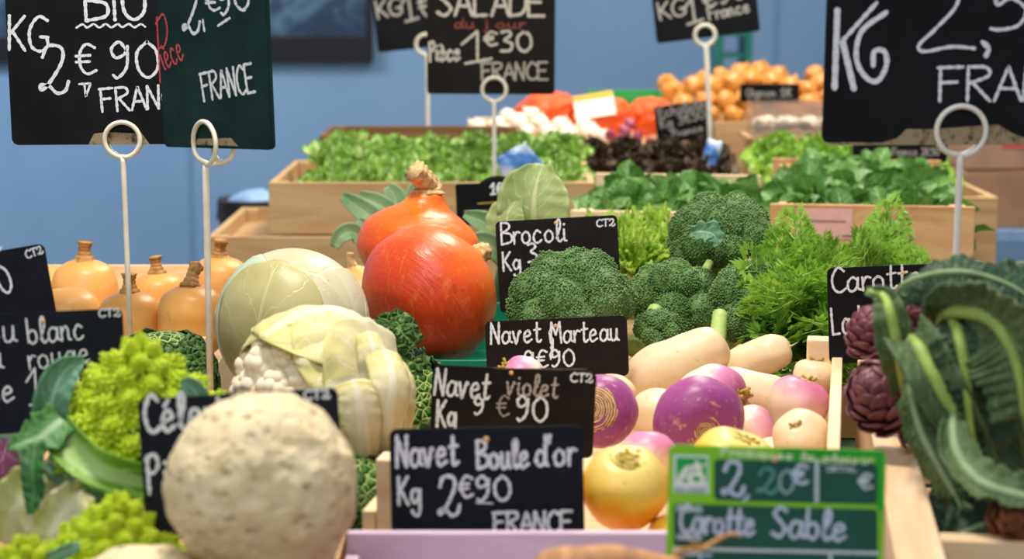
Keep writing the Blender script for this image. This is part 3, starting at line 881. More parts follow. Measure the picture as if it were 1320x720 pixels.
# ------------------------------------------------------------------ counters
W_PALE = wood('pale_poplar', '#ecd6b2', '#e2c49a', '#cfa97a')
W_TAN = wood('tan_board', '#cfae82', '#c09b6c', '#a98358')
W_STAIN = wood('stained_board', '#d6b184', '#c79c69', '#ad7f4e', stain=.7)
W_LILAC = wood('lilac_washed_board', '#d3bfd0', '#c6b0c4', '#bca4ba')
W_ORANGE = wood('orange_pine', '#e8cfae', '#dcbb93', '#c49a68')
W_DARK = wood('dark_board', '#8d6b45', '#7a5a38', '#5f442a')
M_TABLE = plain('green_painted_counter', '#39503f', 0.6, 0.3)
M_STEEL = plain('white_coated_wire', '#dcdad4', 0.35, 0.5, 0.06, 90)
M_STEELW = plain('worn_cream_wire', '#e2dccb', 0.4, 0.5, 0.07, 60)
M_GREY = plain('grey_metal_leg', '#70757a', 0.4, 0.5)

T1 = ZC - 0.515     # top of the front counter
T2 = ZC - 0.605     # top of the rear counter

def counter(label, x0, x1, y0, y1, top):
    t = thing('market_counter', label, 'market stall', ((x0 + x1) / 2, (y0 + y1) / 2, 0))
    put('counter_top', box_mesh('counter_top', x1 - x0, y1 - y0, .03, .002), M_TABLE, t, (0, 0, top - .015))
    for sx in (-1, 1):
        for sy in (-1, 1):
            put('leg', box_mesh('leg', .05, .05, top - .03, .003), M_GREY, t, (sx * ((x1 - x0) / 2 - .05), sy * ((y1 - y0) / 2 - .05), (top - .03) / 2))
    return t
counter('dark green front counter under the turnip and cabbage crates', -1.3, 1.15, .95, 2.84, T1)
counter('dark green rear counter under the lettuce and onion crates', -.525, .985, 2.87, 6.0, T2)

def crate(label, x0, y0, L, D, z0, z1, rot=0.0, t=.008, post=.022, mats=None, front=None, back=None, group=None, posts=True, floor_up=0.006, slats=1, posttop=0.0, name='wooden_crate', pmat=None, left=None, right=None, front_t=None, front_in=0.0):
    """open crate; (x0, y0) is its front left corner, L along x, D along y, before the turn"""
    mats = mats or W_PALE
    th = thing(name, label, 'crate', (x0, y0, z0), (0, 0, math.radians(rot)), group)
    H = z1 - z0
    def board(n, sx, sz, loc, turn, mat, tt=t, seg=1):
        for k in range(seg):
            hh = sz / seg - (.012 if seg > 1 else 0)
            put(n, box_mesh(n, sx, tt, hh, .0012), mat, th, (loc[0], loc[1], loc[2] - sz / 2 + sz / seg * (k + .5)), (0, 0, PI / 2 if turn else 0))
    ft = front_t or t
    fz = front if isinstance(front, (int, float)) else H
    bz = back if isinstance(back, (int, float)) else H
    board('front_board', L - (2 * t + .001 if front_in else 0), fz, (L / 2, ft / 2 + front_in, fz / 2), 0, mats, ft, slats)
    board('back_board', L, bz, (L / 2, D - t / 2, bz / 2), 0, mats, t, slats)
    lz = left if left is not None else H
    rz = right if right is not None else H
    sl = 2 * t + .001 if not front_in else t + .001
    sy_ = D / 2 if not front_in else (D - t - .001) / 2
    board('side_board', D - sl, lz, (t / 2, sy_, lz / 2), 1, mats, t, slats)
    board('side_board', D - sl, rz, (L - t / 2, sy_, rz / 2), 1, mats, t, slats)
    put('floor_board', box_mesh('floor_board', L - 2 * t - .001, D - 2 * t - .001 - 2 * front_in, .006, .001), mats, th, (L / 2, D / 2, floor_up + .003))
    if posts:
        for a in (0, 1):
            for b in (0, 1):
                put('corner_post', box_mesh('corner_post', post, post, H + posttop - .014, .0015), pmat or mats, th,
                    (t + post / 2 + .0006 if a == 0 else L - t - post / 2 - .0006, t + post / 2 + .0006 if b == 0 else D - t - post / 2 - .0006, .0135 + (H + posttop - .014) / 2))
    return th

Z = lambda dz: ZC + dz
# turnip crate (turned a little), artichoke crate beside it
crate('pale wooden crate full of turnips behind the slate tags', -.122, 1.468, .375, .62, T1 + .001, Z(-.390), rot=-10, t=.011, post=.026, posttop=.012, front=.075, back=.03, left=.093, mats=W_PALE)
crate('pale wooden crate under the purple artichokes and their leaves',   .261, 1.252, .285, .70, T1 + .001, Z(-.392), rot=-8, t=.034, posts=False, mats=W_ORANGE, front_t=.02, front_in=.055)
# carrot crate in front, lilac washed back board
crate('lilac washed crate of sandy carrots in front of the turnips', -.125, 1.10, .372, .302, T1 + .001, Z(-.43), t=.010, posts=False, mats=W_LILAC, back=.100)
# celeriac, cabbage, squash and broccoli crates
crate('low wooden crate under the celeriac roots', -.52, 1.08, .385, .34, T1 + .001, T1 + .034, t=.008, posts=False, mats=W_TAN)
crate('low wooden crate under the romanesco heads', -.60, 1.46, .46, .22, T1 + .001, T1 + .05, t=.008, posts=False, mats=W_TAN)
crate('low wooden tray under the cabbages and the cauliflower', -.50, 1.70, .40, .46, T1 + .001, T1 + .013, t=.008, posts=False, mats=W_TAN, name='wooden_tray', floor_up=.002)
crate('pale wooden crate holding the tan squashes by the blue wall', -.74, 2.20, .39, .58, T1 + .001, Z(-.418), t=.008, post=.02, mats=W_PALE, left=.06, right=.06, front=.05)
M_GCRATE = plain('green_plastic', '#12805f', 0.35, 0.5, .08)
crate('green plastic crate under the orange pumpkins', -.235, 2.17, .275, .40, T1 + .001, Z(-.438), t=.006, posts=False, mats=M_GCRATE, name='plastic_crate')
crate('wooden crate under the broccoli heads and carrot bunches', .06, 2.10, .56, .71, T1 + .001, Z(-.455), t=.008, posts=False, mats=W_TAN)
# rear crates
crate('tan wooden crate full of leafy greens at the far left', -.448, 3.50, .60, .42, Z(-.470), Z(-.374), t=.012, mats=W_TAN, back=.098)
crate('dark shaded wooden crate underneath the crate of leafy greens', -.560, 3.475, .57, .46, T2 + .001, Z(-.4715), t=.014, mats=W_TAN, floor_up=.10)
crate('wooden crate turned up behind the leafy greens', -.40, 3.96, .42, .26, T2 + .001, Z(-.325), t=.012, mats=W_DARK)
crate('pale wooden crate of dark spinach behind the broccoli sign', .094, 3.06, .30, .43, T2 + .001, Z(-.372), t=.012, mats=W_PALE, back=.250, rot=-8, left=.19, right=.19)
crate('stained wooden crate with a pink paper label and green spinach', .405, 2.98, .315, .67, T2 + .001, Z(-.352), t=.012, post=.025, mats=W_STAIN, back=.262, rot=-8, left=.20, right=.20)
crate('low wooden crate of dark red lettuces', .02, 3.94, .46, .27, T2 + .001, Z(-.47), t=.012, mats=W_DARK)
crate('wooden crate of light green lettuces under the onion heap', .50, 3.75, .46, .42, T2 + .001, Z(-.43), t=.012, mats=W_TAN)
crate('wooden crate of white onions and shallots', -.10, 4.24, .53, .80, T2 + .001, Z(-.366), t=.012, mats=W_PALE)
crate('wooden crate under the orange onion heap', .44, 4.80, .53, .55, T2 + .001, Z(-.36), t=.012, mats=W_TAN)

# ------------------------------------------------------------------ front left: celeriac
def celeriac(label, c, r, seed, group='celeriac roots'):
    t = thing('celeriac', label, 'celeriac', c, (0, 0, seed * 1.3), group)
    v, f = ico(6)
    v = v.copy(); d = .06 * nz(v, 1.5, seed) + .035 * nz(v, 4.5, seed + 3) + .016 * nz(v, 12.0, seed) + .008 * nz(v, 30.0, seed)
    for k in range(9):   # knobs towards the roots
        rs = random.Random(seed * 20 + k); a = rs.uniform(0, 6.28); q = np.array([math.cos(a) * .7, math.sin(a) * .7, -.65 + rs.uniform(-.15, .15)])
        d += .07 * np.exp(-(np.linalg.norm(v - q, axis=1) / .16) ** 2)
    v = v * (1 + d)[:, None] * np.array([1, 1, .97]) * r
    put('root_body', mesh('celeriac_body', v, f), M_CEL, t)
    pr = [(0, .05), (.1, .06), (.2, .02), (.3, -.02)]
    for k in range(5):
        a = k * 1.3 + seed; p = np.array([math.cos(a) * .62, math.sin(a) * .62, -.72]) * r
        tv, tf = tube(catmull([p, p + np.array([math.cos(a) * .12, math.sin(a) * .12, -.1]) * r, p + np.array([math.cos(a + .5) * .2, math.sin(a + .5) * .2, -.12]) * r], 8), np.linspace(.07, .02, 8) * r, 8)
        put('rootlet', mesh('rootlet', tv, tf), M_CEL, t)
    return t
CC = W(340, 626, 1.30)
celeriac('large beige celeriac root resting in front of its slate tag', CC, S(124, 1.30), 1)
celeriac('smaller celeriac peeking out under the large celeriac, left side', W(184, 803, 1.30), .055, 2)
celeriac('celeriac hidden under the large celeriac root', CC + Vector((.01, .036, -.098)), .036, 3)

# ------------------------------------------------------------------ romanesco
romanesco('large lime green romanesco head between the two slate tags', W(180, 568, 1.53), S(106, 1.53), (.08, -.28, .95), .4)
romanesco('lime green romanesco head squeezed beside the celeriac tag', W(150, 742, 1.42), S(86, 1.42), (.12, -.25, .95), 1.7)
romanesco('lime green romanesco head in the bottom corner, by the cauliflower leaves', W(36, 788, 1.37), S(78, 1.37), (.05, -.2, .98), 2.9)
RO = [o for o in SC.objects if o.name.startswith('romanesco') and o.parent is None]
def to_local(o, pts):
    m = Matrix.LocRotScale(o.location, o.rotation_euler, None).inverted()
    return [m @ p for p in pts]
def leaf_on(o, name, mat, pix, half, face=(0, -1, .25), solid=.0012, label=None, **kw):
    """leaf belonging to o; centre line as photo pixels with depth, half widths in pixels"""
    pts = to_local(o, [W(*p) for p in pix]); dm = sum(p[2] for p in pix) / len(pix)
    r = o.rotation_euler.to_matrix().inverted() @ Vector(face)
    v, f, uv = leaf_strip(pts, [S(h, dm) for h in half], face=r, **kw)
    return put(name, mesh(name, v, f, uv), mat, o, solid=solid, label=label)
r0 = RO[0]
leaf_on(r0, 'leaf', M_LEAFROMB, [(70, 572, 1.50), (66, 520, 1.485), (82, 480, 1.49), (108, 462, 1.50)], [20, 24, 20, 4], cup=.5, ruffle=.002, seed=1, face=(.2, -1, .1), label='bluish leaf')
leaf_on(r0, 'leaf', M_RIBROM, [(78, 556, 1.475), (95, 580, 1.455), (130, 606, 1.44), (190, 622, 1.455), (230, 620, 1.49)], [22, 26, 25, 22, 10], cup=.6, seed=2, face=(0, -1, .4), label='thick pale leaf rib')
leaf_on(r0, 'leaf', M_LEAFROMB, [(62, 592, 1.48), (100, 622, 1.462), (150, 636, 1.455), (200, 628, 1.47)], [12, 18, 16, 8], cup=.4, seed=12, face=(0, -1, .1))
leaf_on(r0, 'leaf', M_LEAFROM, [(80, 540, 1.47), (55, 560, 1.455), (30, 570, 1.445), (10, 578, 1.44)], [24, 28, 16, 3], cup=.3, ruffle=.003, seed=3, face=(.1, -1, .6), teeth=.15, teeth_n=4)
leaf_on(r0, 'leaf', M_LEAFDARK, [(46, 572, 1.445), (42, 605, 1.43), (44, 635, 1.425), (38, 662, 1.42)], [14, 15, 14, 4], cup=.2, ruffle=.002, seed=4, label='dark hanging leaf tip')
leaf_on(r0, 'leaf', M_LEAFDARK, [(215, 612, 1.46), (190, 580, 1.462), (168, 570, 1.468), (150, 575, 1.478)], [20, 26, 18, 4], cup=-.4, seed=5, face=(0, -1, .2))
leaf_on(r0, 'leaf', M_LEAFROMB, [(262, 540, 1.49), (258, 515, 1.482), (245, 497, 1.48), (232, 492, 1.48)], [10, 14, 12, 2], cup=.4, seed=6)
leaf_on(RO[1], 'leaf', M_LEAFROMB, [(50, 725, 1.355), (75, 715, 1.352), (95, 705, 1.35), (100, 698, 1.352)], [8, 9, 8, 2], cup=.3, seed=7)

# pale leafy cauliflower at the far left, red cabbage behind it
cf = thing('cauliflower', 'pale leafy cauliflower half hidden under the romanesco leaves', 'cauliflower', W(62, 668, 1.53), (0, 0, 0))
put('curd', curd_mesh(.040, 5), M_CURD, cf)
leaf_on(cf, 'leaf', M_LEAFCAUG, [(10, 700, 1.47), (22, 655, 1.465), (48, 622, 1.47), (80, 600, 1.485)], [30, 36, 30, 6], cup=.5, ruffle=.004, seed=8, face=(-.3, -1, .3), rib=.003)
leaf_on(cf, 'leaf', M_LEAFCAU, [(60, 715, 1.445), (72, 680, 1.44), (96, 645, 1.45), (118, 622, 1.465)], [30, 36, 26, 6], cup=.4, ruffle=.005, seed=9, face=(.2, -1, .3), rib=.003)
leaf_on(cf, 'leaf', M_LEAFCAUG, [(130, 700, 1.475), (122, 668, 1.47), (128, 640, 1.475), (140, 615, 1.49)], [36, 42, 34, 12], cup=-.35, ruffle=.003, seed=10, face=(.2, -1, .2))
rc = thing('red_cabbage', 'purple red cabbage at the left edge under the slate tag', 'cabbage', W(-34, 612, 1.62))
v, f = ico(5); put('core', mesh('red_cabbage_core', lump(v * S(58, 1.62), .03, 2, 3), f), M_REDCAB, rc)
for k in range(5):
    v, f, uv = shell_leaf(S(58, 1.62), k * 1.3 - 2.4, .3, 2.4, .95, .02 + .008 * k, .04, .03, k)
    put('leaf', mesh('red_cabbage_leaf', v, f, uv), M_REDCAB, rc, solid=.0009)

# ------------------------------------------------------------------ white cabbage
R = S(100, 2.1)
wc = thing('white_cabbage', 'round white cabbage with pale smooth leaves behind the cauliflower', 'cabbage', W(377, 417, 2.1), rot_to((.45, -.35, -.82)))
wc.rotation_euler = (0, 0, 0)
v, f = ico(5); put('heart', mesh('cabbage_heart', lump(v * R * .975, .015, 2), f, np.stack([(np.arctan2(v[:, 1], v[:, 0]) / 2 / PI) % 1, v[:, 2] * .5 + .5], 1)), M_CABB, wc)
for az, a0, a1, wd, off, mt, tl in ((-2.75, .5, 2.75, 1.05, .004, M_CABBM, (0, 0)), (-1.55, .35, 2.55, 1.0, .014, M_CABB, (.0, .55)), (-1.9, .35, 2.62, .78, .024, M_CABBG, (0.0, .10)), (-.5, .4, 2.5, 1.1, .012, M_CABB, (0, 0)), (.9, .4, 2.4, 1.1, .008, M_CABB, (0, 0)), (2.3, .4, 2.4, 1.0, .006, M_CABB, (0, 0))):
    v, f, uv = shell_leaf(R * .98, az, a0, a1, wd, off, .012, .012, az, nu=25, nv=30, point=.7, rib=.012)
    put('leaf', mesh('cabbage_leaf', v, f, uv), mt, wc, rot=(tl[0], tl[1], 0), solid=.0009)

# ------------------------------------------------------------------ cauliflower
R = S(112, 1.75)
AX = Vector((-.78, -.60, .02)).normalized()
cw = thing('cauliflower', 'white cauliflower wrapped in cream leaves, curd showing at one side', 'cauliflower', W(407, 505, 1.77), rot_to(AX))
put('curd', curd_mesh(R * .93, 2, 34, .05), M_CURD, cw)
inv = cw.rotation_euler.to_matrix().inverted()
def az_of(d):
    p = inv @ Vector(d); return math.atan2(p.y, p.x)
for d, a0, a1, wd, off, fl, rf, mt in (((.1, -.1, 1), .25, 2.40, 1.0, .07, .05, .07, M_LEAFCAU), ((.5, -.9, .3), .25, 2.02, .8, .10, .10, .06, M_LEAFCAU), ((-.2, .8, .6), .3, 2.3, 1.0, .04, .03, .03, M_LEAFCAU),
                                       ((.35, -.85, -.5), .2, 1.75, .7, .13, .10, .06, M_LEAFCAUG), ((-.4, .5, 1), .3, 2.45, .9, .04, .03, .05, M_LEAFCAU), ((.3, -1, .75), .3, 2.25, .75, .05, .08, .07, M_LEAFCAU), ((0, -.3, -1), .2, 2.1, .9, .05, .05, .05, M_LEAFCAUG), ((-.6, .6, -.3), .3, 2.2, .9, .05, .05, .03, M_LEAFCAU)):
    v, f, uv = shell_leaf(R * .93, az_of(d), a0, a1, wd, off, fl, rf, off * 30, nu=27, nv=34, point=.72, rib=.05)
    put('leaf', mesh('cauliflower_leaf', v, f, uv), mt, cw, solid=.0016)
# outer leaves cut short: thick pale stubs standing at the stem side
for k, (px, hw, mt) in enumerate(([[(492, 600, 1.72), (500, 545, 1.675), (506, 490, 1.672), (494, 452, 1.70)], [22, 27, 28, 25], M_LEAFCAU],
                              [[(470, 612, 1.70), (468, 560, 1.655), (462, 515, 1.648), (455, 490, 1.655)], [26, 32, 31, 28], M_LEAFCAU],
                              [[(470, 590, 1.78), (490, 520, 1.71), (484, 460, 1.70), (474, 428, 1.715)], [20, 24, 22, 16], M_LEAFCAU],
                              [[(440, 615, 1.68), (428, 575, 1.65), (430, 545, 1.642), (440, 520, 1.65)], [24, 30, 26, 16], M_LEAFCAUG],
                              [[(515, 590, 1.76), (519, 540, 1.73), (521, 495, 1.735), (512, 465, 1.75)], [14, 18, 17, 12], M_LEAFCAU])):
    leaf_on(cw, 'cut_leaf', mt, px, hw, cup=-.5, ruffle=.0018, seed=20 + k, face=(.35, -1, .15), rib=.004, solid=.0025)
tv, tf = tube([Vector((0, 0, -R * .8)), Vector((0, 0, -R * 1.12))], [R * .3, R * .26], 18); put('stalk', mesh('cauliflower_stalk', tv, tf), M_CAUSTEM, cw)

# ------------------------------------------------------------------ savoy cabbages
def savoy(label, c, r, seed, leaves):
    t = thing('savoy_cabbage', label, 'cabbage', c, (0, 0, 0), 'savoy cabbages')
    v, f = ico(5); v = v * r * (1 + .02 * nz(v, 6, seed))[:, None]
    put('heart', mesh('savoy_heart', v, f, np.stack([v[:, 0] / r * .5 + .5, v[:, 2] / r * .5 + .5], 1)), M_SAVOYL, t)
    for k, (az, a1, wd, off, fl, mt) in enumerate(leaves):
        v, f, uv = shell_leaf(r, az, .35, a1, wd, off, fl, .10, seed + k, nu=31, nv=36, rib=.05)
        put('leaf', mesh('savoy_leaf', v, f, uv), mt, t, solid=.0012)
    return t
sv = savoy('crinkled dark green savoy cabbage between cauliflower and the violet turnip tag', W(494, 522, 1.98), S(78, 1.98), 3,
           [(-.7, 2.0, .8, .03, .06, M_SAVOYL), (-1.6, 2.2, .9, .05, .08, M_SAVOYL), (.3, 2.3, .9, .06, .08, M_SAVOY), (1.5, 2.4, 1.0, .04, .06, M_SAVOY), (2.8, 2.4, 1.0, .04, .06, M_SAVOY)])
leaf_on(sv, 'leaf', M_SAVOY, [(474, 452, 1.96), (490, 428, 1.925), (512, 424, 1.90), (534, 446, 1.895)], [16, 27, 29, 18], cup=-.5, ruffle=.008, seed=31, face=(.1, -1, .5), nu=25, nv=40)
leaf_on(sv, 'leaf', M_SAVOY, [(500, 520, 1.94), (520, 478, 1.90), (540, 462, 1.90), (556, 470, 1.905)], [12, 24, 22, 5], cup=-.4, ruffle=.005, seed=32, face=(.2, -.8, .7), nu=21, nv=36)
leaf_on(sv, 'leaf', M_SAVOYL, [(505, 590, 1.90), (528, 550, 1.885), (545, 510, 1.89), (552, 478, 1.90)], [14, 26, 28, 10], cup=-.3, ruffle=.004, seed=33, face=(.2, -1, .2), nu=21, nv=36)
savoy('small savoy cabbage showing between the romanesco and the squashes', W(212, 492, 2.02), S(66, 2.02), 8,
      [(-1.6, 2.6, 1.1, .03, .05, M_SAVOY), (-.4, 2.6, 1.0, .05, .07, M_SAVOY), (.9, 2.6, 1.1, .04, .06, M_SAVOY), (2.3, 2.6, 1.1, .05, .06, M_SAVOY)])
fs = savoy('dark savoy cabbage low down beside the turnip crate corner', W(455, 640, 1.66), S(54, 1.66), 11,
      [(-1.6, 2.5, 1.1, .03, .05, M_SAVOY), (-.4, 2.5, 1.0, .05, .07, M_SAVOYL), (.9, 2.5, 1.1, .04, .06, M_SAVOY), (2.3, 2.5, 1.1, .05, .06, M_SAVOY)])

# ------------------------------------------------------------------ pumpkins
def stem_tube(parent, pts, rads, mat, name='stem', seed=0, ridges=7):
    C = catmull(pts, 20); r = catmull([(a, 0, 0) for a in rads], 20)[:, 0]
    v, f = tube(C, r, 28)
    v = np.array(v); a = np.arange(28) / 28 * 2 * PI
    k = 1 + .10 * np.sin(a * ridges)
    for i in range(20): v[i * 28:(i + 1) * 28] = C[i] + (v[i * 28:(i + 1) * 28] - C[i]) * k[:, None] * (1 + .08 * math.sin(i * 1.7 + seed))
    return put(name, mesh(name, v, f), mat, parent)

def pumpkin(label, c, R, axis, prof, spin=0.0, seed=0):
    t = thing('pumpkin', label, 'pumpkin', c, rot_to(axis, spin), 'orange pumpkins')
    v, f = lathe(prof, 64, 64); v = v * R
    v = v * (1 + .03 * nz(v / R, 1.2, seed) + .006 * nz(v / R, 7, seed))[:, None]
    put('skin', mesh('pumpkin_skin', v, f), M_PUMP, t)
    return t
PR = [(0, -.84), (.25, -.85), (.65, -.66), (.96, -.25), (1.0, .02), (.90, .30), (.66, .51), (.44, .64), (.33, .76), (.27, .88), (.14, .93), (0, .93)]
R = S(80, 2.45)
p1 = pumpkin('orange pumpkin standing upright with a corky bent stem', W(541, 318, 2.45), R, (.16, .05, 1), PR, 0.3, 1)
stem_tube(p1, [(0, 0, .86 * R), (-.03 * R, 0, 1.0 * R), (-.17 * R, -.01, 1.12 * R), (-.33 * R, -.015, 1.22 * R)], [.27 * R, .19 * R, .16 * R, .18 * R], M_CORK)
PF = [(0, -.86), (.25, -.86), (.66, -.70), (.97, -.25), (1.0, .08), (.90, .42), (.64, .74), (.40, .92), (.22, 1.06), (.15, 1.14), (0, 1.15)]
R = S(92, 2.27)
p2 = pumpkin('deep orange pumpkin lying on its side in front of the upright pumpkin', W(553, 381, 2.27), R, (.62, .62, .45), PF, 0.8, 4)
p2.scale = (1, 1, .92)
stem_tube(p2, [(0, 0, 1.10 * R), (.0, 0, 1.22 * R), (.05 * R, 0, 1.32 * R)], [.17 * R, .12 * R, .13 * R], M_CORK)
p3 = pumpkin('tan squash mostly hidden behind the white cabbage, brown stem showing', W(463, 376, 2.62), S(40, 2.62), (-.25, -.1, 1), [(a, b * .8) for a, b in PF], .2, 9)
p3.name = 'tan_squash'; p3['category'] = 'squash'; p3['group'] = 'tan squashes'; p3.children[0].data.materials[0] = M_SQUASH
R = S(42, 2.62); stem_tube(p3, [(0, 0, .86 * R), (0, 0, 1.05 * R), (.06 * R, 0, 1.25 * R)], [.16 * R, .11 * R, .12 * R], M_CORK)

# ------------------------------------------------------------------ tan squashes
SQ = [(0, -1.5), (.3, -1.48), (.72, -1.2), (.95, -.75), (.97, -.2), (.93, .25), (.78, .62), (.48, .84), (.2, .90), (0, .90)]
for k, (px, py, rx, d, lab, tip, hs) in enumerate([
        (110, 372, 45, 2.50, 'tan squash at the back by the sign rod, widest of its crate', (.05, 0), 1),
        (88, 408, 45, 2.33, 'tan squash in front at the end by the upper slate tag', (-.1, 0), 0),
        (168, 413, 45, 2.30, 'tan squash with a green tipped stem above the slate tag', (.0, 0), 1),
        (203, 384, 40, 2.47, 'tan squash in the middle behind two front squashes', (.05, 0), 1),
        (246, 404, 44, 2.28, 'tan squash with a stem leaning sideways, above the romanesco', (-.45, 0), 1),
        (284, 364, 41, 2.55, 'tan squash against the white cabbage, half behind the sign rod', (.1, 0), 1),
        (58, 378, 40, 2.52, 'tan squash barely showing behind the end of the row', (0, 0), 0)]):
    r = S(rx, d)
    t = thing('tan_squash', lab, 'squash', W(px, py, d), (0, 0, k * 1.1), 'tan squashes')
    v, f = lathe(SQ, 40, 40); v = lump(v, .05, 1.3, k * 4.0)
    v = v * r * np.array([1, 1, .92]); put('skin', mesh('squash_skin', v, f), M_SQUASH, t)
    if hs:
        z = .80 * r
        stem_tube(t, [(0, 0, z - .03 * r), (tip[0] * .2 * r, 0, z + .18 * r), (tip[0] * .5 * r, 0, z + .38 * r), (tip[0] * r, 0, z + .56 * r)], [.34 * r, .20 * r, .17 * r, .22 * r], M_BROWNSTEM, seed=k, ridges=5)

# ------------------------------------------------------------------ broccoli
broccoli('broad domed broccoli head in front of its slate tag', W(737, 392, 2.20), S(84, 2.20), (-.1, -.45, .9), lobes=15, seed=1, flat=.80)
b2 = broccoli('ragged broccoli head next to the domed head, yellow stalk showing', W(872, 395, 2.33), S(66, 2.33), (.1, -.8, .6), stalk_to=(-.02, -.045, -.10), lobes=12, seed=2, flat=.8)
b3 = broccoli('topmost broccoli head of the heap with a small leaf', W(930, 310, 2.40), S(74, 2.40), (.05, -.25, 1), stalk_to=(-.025, -.03, -.085), lobes=15, seed=3, flat=.78)
leaf_on(b3, 'leaf', M_LEAFROMB, [(890, 300, 2.31), (905, 298, 2.295), (920, 302, 2.29), (925, 318, 2.29)], [5, 12, 14, 4], cup=.3, ruffle=.003, seed=41, teeth=.2, teeth_n=4)
b4 = broccoli('broccoli head under the topmost one, touching the carrot tops', W(980, 398, 2.27), S(70, 2.27), (.25, -.7, .65), stalk_to=(-.05, -.035, -.09), lobes=13, seed=5, flat=.8)
for o, p, q, r_ in ((b2, (846, 398, 2.275), (816, 452, 2.235), 13), (b4, (928, 404, 2.215), (915, 466, 2.165), 12), (b3, (915, 338, 2.34), (888, 372, 2.31), 7)):
    A, B = to_local(o, [W(*p), W(*q)])
    tv, tf = tube(catmull([A, (A + B) / 2 + Vector((.003, 0, 0)), B], 10), np.linspace(S(r_ * .8, 2.25), S(r_ * 1.1, 2.25), 10), 14); put('side_stalk', mesh('broccoli_side_stalk', tv, tf), M_BSTALK, o, label='pale yellow green stalk')
b5 = broccoli('small broccoli head wedged low behind the white turnips', W(850, 430, 2.20), S(34, 2.20), (-.1, -.7, .6), lobes=9, seed=6, flat=.9)

# ------------------------------------------------------------------ carrot bunches
FR = [frond_mesh(s) for s in range(4)]
M_CARROT = plain('orange_carrot', '#e07a24', 0.5, 0.35, 0.2, 60)
def carrot_bunch(label, base, fr, seed, name='carrot_bunch', cat='carrots'):
    t = thing(name, label, cat, base, None, 'bunched carrots')
    rs = np.random.RandomState(seed); parts = []
    for i, (tip, bend) in enumerate(fr):
        tip = Vector(tip) - Vector(base); L = tip.length
        v, f, uv = FR[i % 4]
        v = v.copy()
        # droop along the length, then turn towards the tip
        v[:, 1] += -bend * v[:, 2] ** 2
        v[:, 2] *= 1 - .3 * abs(bend) * v[:, 2]
        q = np.array(Vector((0, 0, 1)).rotation_difference(tip.normalized()).to_matrix() @ Matrix.Rotation(rs.uniform(-1.0, 1.0), 3, 'Z'))
        parts.append(((v * L) @ q.T, f, uv))
    v, f, uv = join(parts)
    put('greens', mesh('carrot_greens', v, f, uv), M_CARROTG, t, label='feathery green tops')
    for k in range(4):
        a = k * 1.57
        tv, tf = tube(catmull([(.012 * math.cos(a), .012 * math.sin(a), .0), (.014 * math.cos(a), .02 + .014 * math.sin(a), -.01), (.014 * math.cos(a), .10, -.014)], 10), np.linspace(.011, .003, 10), 10)
        put('root', mesh('carrot_root', tv, tf), M_CARROT, t)
    return t
rs = np.random.RandomState(4)
def spread(base, tips, n, jit, seed):
    r = np.random.RandomState(seed); out = []
    for i in range(n):
        a = tips[i % len(tips)]
        out.append((W(a[0] + r.uniform(-jit, jit), a[1] + r.uniform(-jit, jit), a[2] + r.uniform(-.05, .05)), r.uniform(-.25, .35)))
    return out
base = W(1040, 452, 2.34)
carrot_bunch('bunch of carrots with green tops spilling towards the turnips', base,
             spread(base, [(1000, 308, 2.3), (1024, 286, 2.33), (1060, 325, 2.25), (1002, 350, 2.2), (1000, 405, 2.16), (1012, 440, 2.12), (1040, 470, 2.14), (1070, 410, 2.15), (1030, 380, 2.14), (1052, 350, 2.2)], 22, 9, 1), 11)
base = W(1125, 420, 2.47)
carrot_bunch('bunch of carrots with tall green tops behind the carrot tag', base,
             spread(base, [(1150, 272, 2.5), (1122, 300, 2.42), (1172, 322, 2.42), (1196, 336, 2.40), (1100, 312, 2.4), (1092, 340, 2.32), (1140, 325, 2.34), (1180, 345, 2.34)], 18, 8, 2), 12)
# ------------------------------------------------------------------ turnips
TG = 'turnips in the pale crate'
def tp(label, mat, px, py, rpx, d, cdir, shape='globe', seed=0, name='turnip', **k):
    return turnip(name, label, mat, W(px, py, d), S(rpx, d), cdir, shape, seed=seed, group=TG, **k)
tp('golden turnip, largest of the yellow ones, beside the golden turnip tag', M_GOLD, 806, 631, 59, 1.53, (.05, -.33, .94), seed=1, crown=M_CROWNY, stubs=6, crown_r=.50)
tp('golden turnip behind the top edge of the green tag', M_GOLD, 946, 604, 60, 1.62, (.30, -.15, .9), 'flat', seed=2, crown=M_CROWNY, stubs=6, crown_r=.42)
tp('golden turnip hidden behind its own slate tag, only its top showing', M_GOLD, 644, 596, 52, 1.66, (0, 0, 1), 'flat', seed=3, crown=None, stubs=0)
tp('golden turnip low down between the slate and the green tag', M_GOLD, 868, 696, 36, 1.52, (.2, 0, 1), 'globe', seed=4, crown=None, stubs=0)
tp('violet turnip half behind its slate tag, ringed scar facing out', M_VIOLET, 777, 530, 48, 1.84, (-.35, -.85, .25), 'globe', seed=5, stubs=0, crown_r=.66)
tp('glossy violet turnip in the middle, brown scar facing down', M_VIOLET, 900, 541, 59, 1.80, (.10, -.99, -.10), 'flat', seed=6, stubs=0, crown_r=.62)
tp('pink turnip lying sideways behind the glossy violet one, dry stems at its end', M_PINK, 916, 517, 50, 1.93, (.85, -.48, .10), 'globe', seed=7, stubs=10, crown_r=.44)
tp('tall pale turnip with pink shoulder at the crate post', M_PALE, 1027, 524, 40, 1.92, (.35, .1, .9), 'tall', seed=8, stubs=4)
tp('pinkish white turnip under the dry stems of the pink turnip', M_PALE, 968, 560, 38, 1.86, (.9, -.1, .35), 'globe', seed=9, crown=None, stubs=0)
tp('pink turnip squeezed behind the large golden turnip', M_PINK, 836, 590, 38, 1.68, (.1, .3, .9), 'globe', seed=10, crown=None, stubs=0)
tp('white turnip with a brown spot in front of the crate post', M_WHITE, 1034, 566, 38, 1.76, (-.3, -.6, .6), 'tall', seed=11, stubs=2, crown_r=.2)
